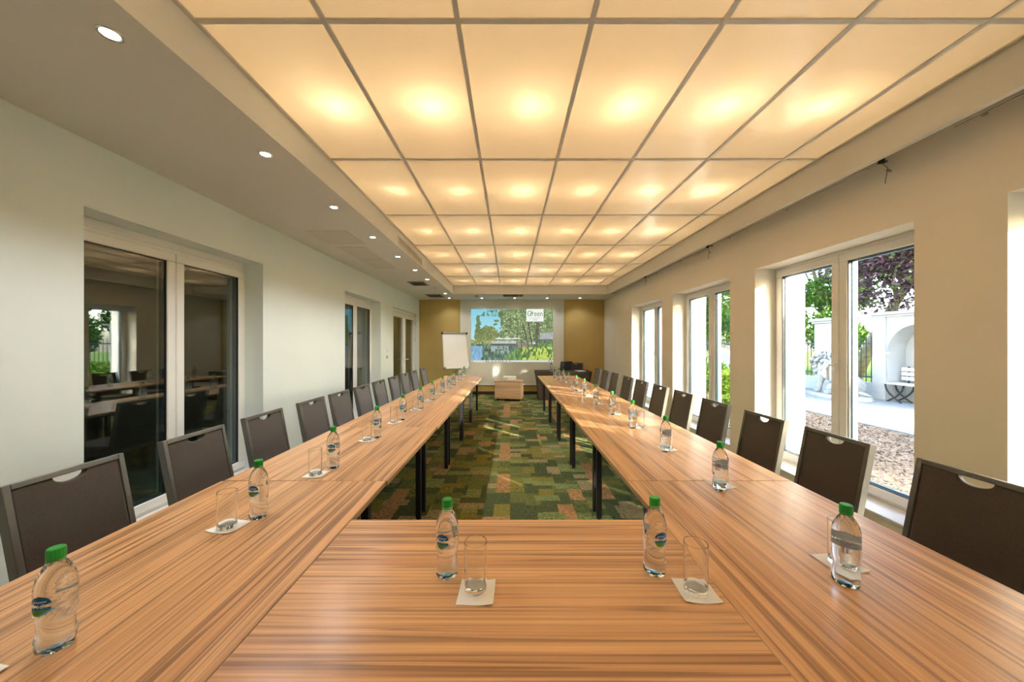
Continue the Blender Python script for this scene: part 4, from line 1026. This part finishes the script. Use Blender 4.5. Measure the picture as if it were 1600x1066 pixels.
# seated stone lion on a rough plinth
def lion():
    e = empty('lion_statue', (8.55, 9.25, GZ)); tag(e, 'white stone statue of a seated lion on a rough plinth', 'statue')
    # body skeleton (local y+ is where it looks)
    J = {'rump': (0, -0.50, 0.30, 0.26), 'loin': (0, -0.30, 0.48, 0.25), 'chest': (0, 0.08, 0.68, 0.25), 'neck': (0, 0.24, 0.90, 0.20), 'head': (0, 0.38, 1.02, 0.17), 'muz': (0, 0.56, 0.95, 0.095), 'nose': (0, 0.64, 0.94, 0.06)}
    edges = [('rump', 'loin'), ('loin', 'chest'), ('chest', 'neck'), ('neck', 'head'), ('head', 'muz'), ('muz', 'nose')]
    for s, t in ((-1, 'l'), (1, 'r')):
        J['sh' + t] = (s * 0.17, 0.16, 0.56, 0.12); J['kn' + t] = (s * 0.18, 0.22, 0.33, 0.075); J['pw' + t] = (s * 0.18, 0.24, 0.13, 0.07); J['to' + t] = (s * 0.18, 0.36, 0.12, 0.065)
        edges += [('chest', 'sh' + t), ('sh' + t, 'kn' + t), ('kn' + t, 'pw' + t), ('pw' + t, 'to' + t)]
        J['hp' + t] = (s * 0.20, -0.42, 0.30, 0.20); J['hk' + t] = (s * 0.24, -0.12, 0.27, 0.13); J['hf' + t] = (s * 0.24, -0.22, 0.13, 0.07); J['ht' + t] = (s * 0.24, 0.02, 0.12, 0.06)
        edges += [('rump', 'hp' + t), ('hp' + t, 'hk' + t), ('hk' + t, 'hf' + t), ('hf' + t, 'ht' + t)]
        J['er' + t] = (s * 0.13, 0.30, 1.19, 0.05); edges.append(('head', 'er' + t))
    names = list(J); me = bpy.data.meshes.new('body')
    me.from_pydata([J[n][:3] for n in names], [(names.index(a), names.index(c)) for a, c in edges], [])
    o = bpy.data.objects.new('body', me); COL.objects.link(o)
    md = o.modifiers.new('skin', 'SKIN'); md.use_smooth_shade = True
    for i, n in enumerate(names):
        sv = me.skin_vertices[0].data[i]; sv.radius = (J[n][3], J[n][3]); sv.use_root = (n == 'chest')
    o.modifiers.new('sub', 'SUBSURF').levels = 2
    dg = bpy.context.evaluated_depsgraph_get(); dg.update()
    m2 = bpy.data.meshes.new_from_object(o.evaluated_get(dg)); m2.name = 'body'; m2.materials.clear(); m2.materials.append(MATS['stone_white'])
    for p in m2.polygons: p.use_smooth = True
    bpy.data.objects.remove(o, do_unlink=True); link_mesh('body', m2, e)
    # shaggy mane: curls around neck and chest
    r = random.Random(4); b = MB()
    for i in range(150):
        t = r.random(); a = r.uniform(0, 2 * PI)
        c = Vector((0, 0.12 + 0.20 * t, 0.70 + 0.42 * t)); ax = Vector((0, 0.35, 0.9)).normalized()
        u = Vector((1, 0, 0)); v = ax.cross(u)
        rad = 0.25 + 0.03 * r.random()
        d_ = (u * math.cos(a) + v * math.sin(a)); p0 = c + d_ * (rad - 0.04)
        if p0.y > 0.42 and p0.z > 0.85: continue
        dn = (d_ * 0.35 + Vector((r.uniform(-0.4, 0.4), 0.1, -0.9))).normalized()
        b.tube([p0, p0 + dn * 0.06 + d_ * 0.035, p0 + dn * 0.14], [0.035, 0.032, 0.006], 6)
    b.build('mane', 'stone_white', e, smooth=True)
    MB().tube([(0, -0.66, 0.20), (0.16, -0.76, 0.12), (0.30, -0.66, 0.10), (0.34, -0.48, 0.10)], [0.045, 0.035, 0.03, 0.045], 8).build('tail', 'stone_white', e, smooth=True)
    rp = random.Random(8); n = 18
    bot = [(0.48 * math.cos(2 * PI * i / n) * rp.uniform(0.9, 1.1), -0.10 + 0.82 * math.sin(2 * PI * i / n) * rp.uniform(0.92, 1.08), 0.0) for i in range(n)]
    MB().hexa(bot, [(x * 0.93, y * 0.94, 0.09 + rp.uniform(-0.012, 0.012)) for x, y, z in bot]).build('plinth', 'stone_white', e, bevel=0.012)
lion()

# plants: leaf clouds are one part each, trunks and branches real
def leaf_cloud(n, centres, size, seed, flat=0.0):
    r = np.random.default_rng(seed); cs = np.array([c[:3] for c in centres]); rad = np.array([c[3] for c in centres])
    wgt = rad ** 2.2; wgt = wgt / wgt.sum(); k = r.choice(len(cs), n, p=wgt)
    d = r.normal(size=(n, 3)); d /= np.linalg.norm(d, axis=1)[:, None]
    p = cs[k] + d * (rad[k] * (0.55 + 0.5 * r.random(n)))[:, None] * np.array([1, 1, 0.85])
    a = r.normal(size=(n, 3)); a /= np.linalg.norm(a, axis=1)[:, None]
    c = np.cross(a, r.normal(size=(n, 3))); c /= np.linalg.norm(c, axis=1)[:, None]
    s = size * (0.6 + 0.8 * r.random(n))[:, None]
    q = np.stack([p - a * s, p + c * s * 0.45, p + a * s, p - c * s * 0.45], 1)
    q[:, :, 2] = np.maximum(q[:, :, 2], GZ + 0.005)
    return q.reshape(-1, 3), np.arange(4 * n).reshape(n, 4)
def foliage(name, parent, m, n, centres, size, seed):
    v, f = leaf_cloud(n, centres, size, seed)
    me = bpy.data.meshes.new(name); me.from_pydata(v.tolist(), [], f.tolist()); me.materials.append(MATS[m])
    return link_mesh(name, me, parent)
def tree(name, loc, h, rad, m, n, size, seed, label, group=None, lean=(0, 0), trunk_r=0.16, crown_lo=0.45):
    e = empty(name, loc); tag(e, label, 'tree', group); r = random.Random(seed)
    top = Vector((lean[0], lean[1], h * 0.62))
    tk = MB().tube([(0, 0, -0.1), Vector((lean[0] * 0.25, lean[1] * 0.25, h * 0.2)), Vector((lean[0] * 0.6, lean[1] * 0.6, h * 0.42)), top], [trunk_r * 1.25, trunk_r, trunk_r * 0.75, trunk_r * 0.4], 10).build('trunk', 'bark', e, smooth=True)
    cen = []
    for i in range(16):
        a = r.uniform(0, 2 * PI); rr_ = rad * math.sqrt(r.random()) * 0.75; zz = h * (crown_lo + (0.92 - crown_lo) * r.random())
        c = Vector((lean[0] + rr_ * math.cos(a), lean[1] + rr_ * math.sin(a), zz)); cen.append((*c, rad * r.uniform(0.28, 0.45)))
        st = Vector((lean[0] * 0.6, lean[1] * 0.6, h * 0.40)).lerp(top, r.random() * 0.9)
        md_ = st.lerp(c, 0.5) + Vector((r.uniform(-.2, .2), r.uniform(-.2, .2), 0.15 * h * r.random()))
        MB().tube([st, md_, c], [trunk_r * 0.38, trunk_r * 0.22, trunk_r * 0.07], 6).build('branch', 'bark', tk, smooth=True)
    foliage('crown', e, m, n, cen, size, seed)
    return e
tree('copper_tree', (11.3, 11.6, GZ), 6.4, 3.1, 'leaf_purple', 34000, 0.062, 21, 'purple-leaved tree leaning over the garden wall', lean=(0.0, -2.3), trunk_r=0.15, crown_lo=0.47)
tree('garden_tree', (15.0, 16.9, GZ), 7.6, 2.4, 'leaf_green', 17000, 0.095, 22, 'bright green tree standing behind the fence and the lion', 'garden trees beyond the fence', crown_lo=0.2)
tree('garden_tree', (16.5, 7.2, GZ), 7.5, 3.0, 'leaf_green', 8000, 0.14, 23, 'green tree on the lawn behind the purple-leaved tree', 'garden trees beyond the fence', crown_lo=0.25)
tree('garden_tree', (17.0, 26.5, GZ), 9.0, 3.2, 'leaf_lime', 8000, 0.15, 24, 'yellow-green tree far along the fence', 'garden trees beyond the fence', crown_lo=0.2)
tree('garden_tree', (12.4, 21.2, GZ), 7.0, 1.9, 'leaf_green', 9000, 0.10, 25, 'green tree beside the far fence section', 'garden trees beyond the fence', crown_lo=0.15)
tree('garden_tree', (20.0, 1.0, GZ), 8.0, 3.4, 'leaf_dark', 6000, 0.17, 26, 'dark green tree far across the lawn', 'garden trees beyond the fence', crown_lo=0.2)
tree('garden_tree', (22.0, 12.5, GZ), 8.5, 4.0, 'leaf_dark', 7000, 0.18, 27, 'dark green tree at the far edge of the lawn', 'garden trees beyond the fence', crown_lo=0.1)
tree('garden_tree', (10.0, -0.6, GZ), 6.8, 2.6, 'leaf_green', 11000, 0.12, 28, 'unseen dense leafy tree by the path, added to block sun on the screen wall', None, crown_lo=0.15)  # out-of-view crown, added and thickened to keep sun off the projection screen
tree('garden_tree', (11.2, -6.6, GZ), 6.0, 2.2, 'leaf_green', 1100, 0.13, 29, 'sparse-leaved tree by the path, away from the arched niche', None, crown_lo=0.22)
def shrub(x, y, r_, m, seed, label, n=2200, size=0.05, h=None):
    e = empty('garden_shrub', (x, y, GZ)); tag(e, label, 'shrub', 'shrubs in the garden bed'); rr = random.Random(seed); h = h or r_ * 1.1
    cen = [(rr.uniform(-r_, r_) * 0.6, rr.uniform(-r_, r_) * 0.6, rr.uniform(0.25, 0.8) * h, r_ * rr.uniform(0.4, 0.6)) for _ in range(7)]
    st = MB()
    for c in cen: st.tube([(0, 0, -0.03), (c[0] * 0.5, c[1] * 0.5, c[2] * 0.5), c[:3]], [0.018, 0.012, 0.005], 5)
    st.build('stems', 'bark', e); foliage('leaves', e, m, n, cen, size, seed)
shrub(8.1, 10.55, 0.55, 'leaf_green', 31, 'rounded green shrub in front of the lion statue', 2600, 0.045, 0.75)
shrub(7.35, 11.45, 0.35, 'leaf_lime', 32, 'small feathery green shrub beside the path near the lion', 1200, 0.04, 0.4)
shrub(5.1, 8.0, 0.55, 'leaf_lime', 33, 'yellow-green shrub in the mulch outside the middle window', 2800, 0.05, 0.75)
shrub(5.2, 9.2, 0.6, 'leaf_green', 34, 'leafy green shrub in the mulch farther along the facade', 2800, 0.05, 0.9)
shrub(4.6, 6.9, 0.35, 'leaf_lime', 35, 'low yellow-green shrub in the mulch close to the facade', 1500, 0.045, 0.4)
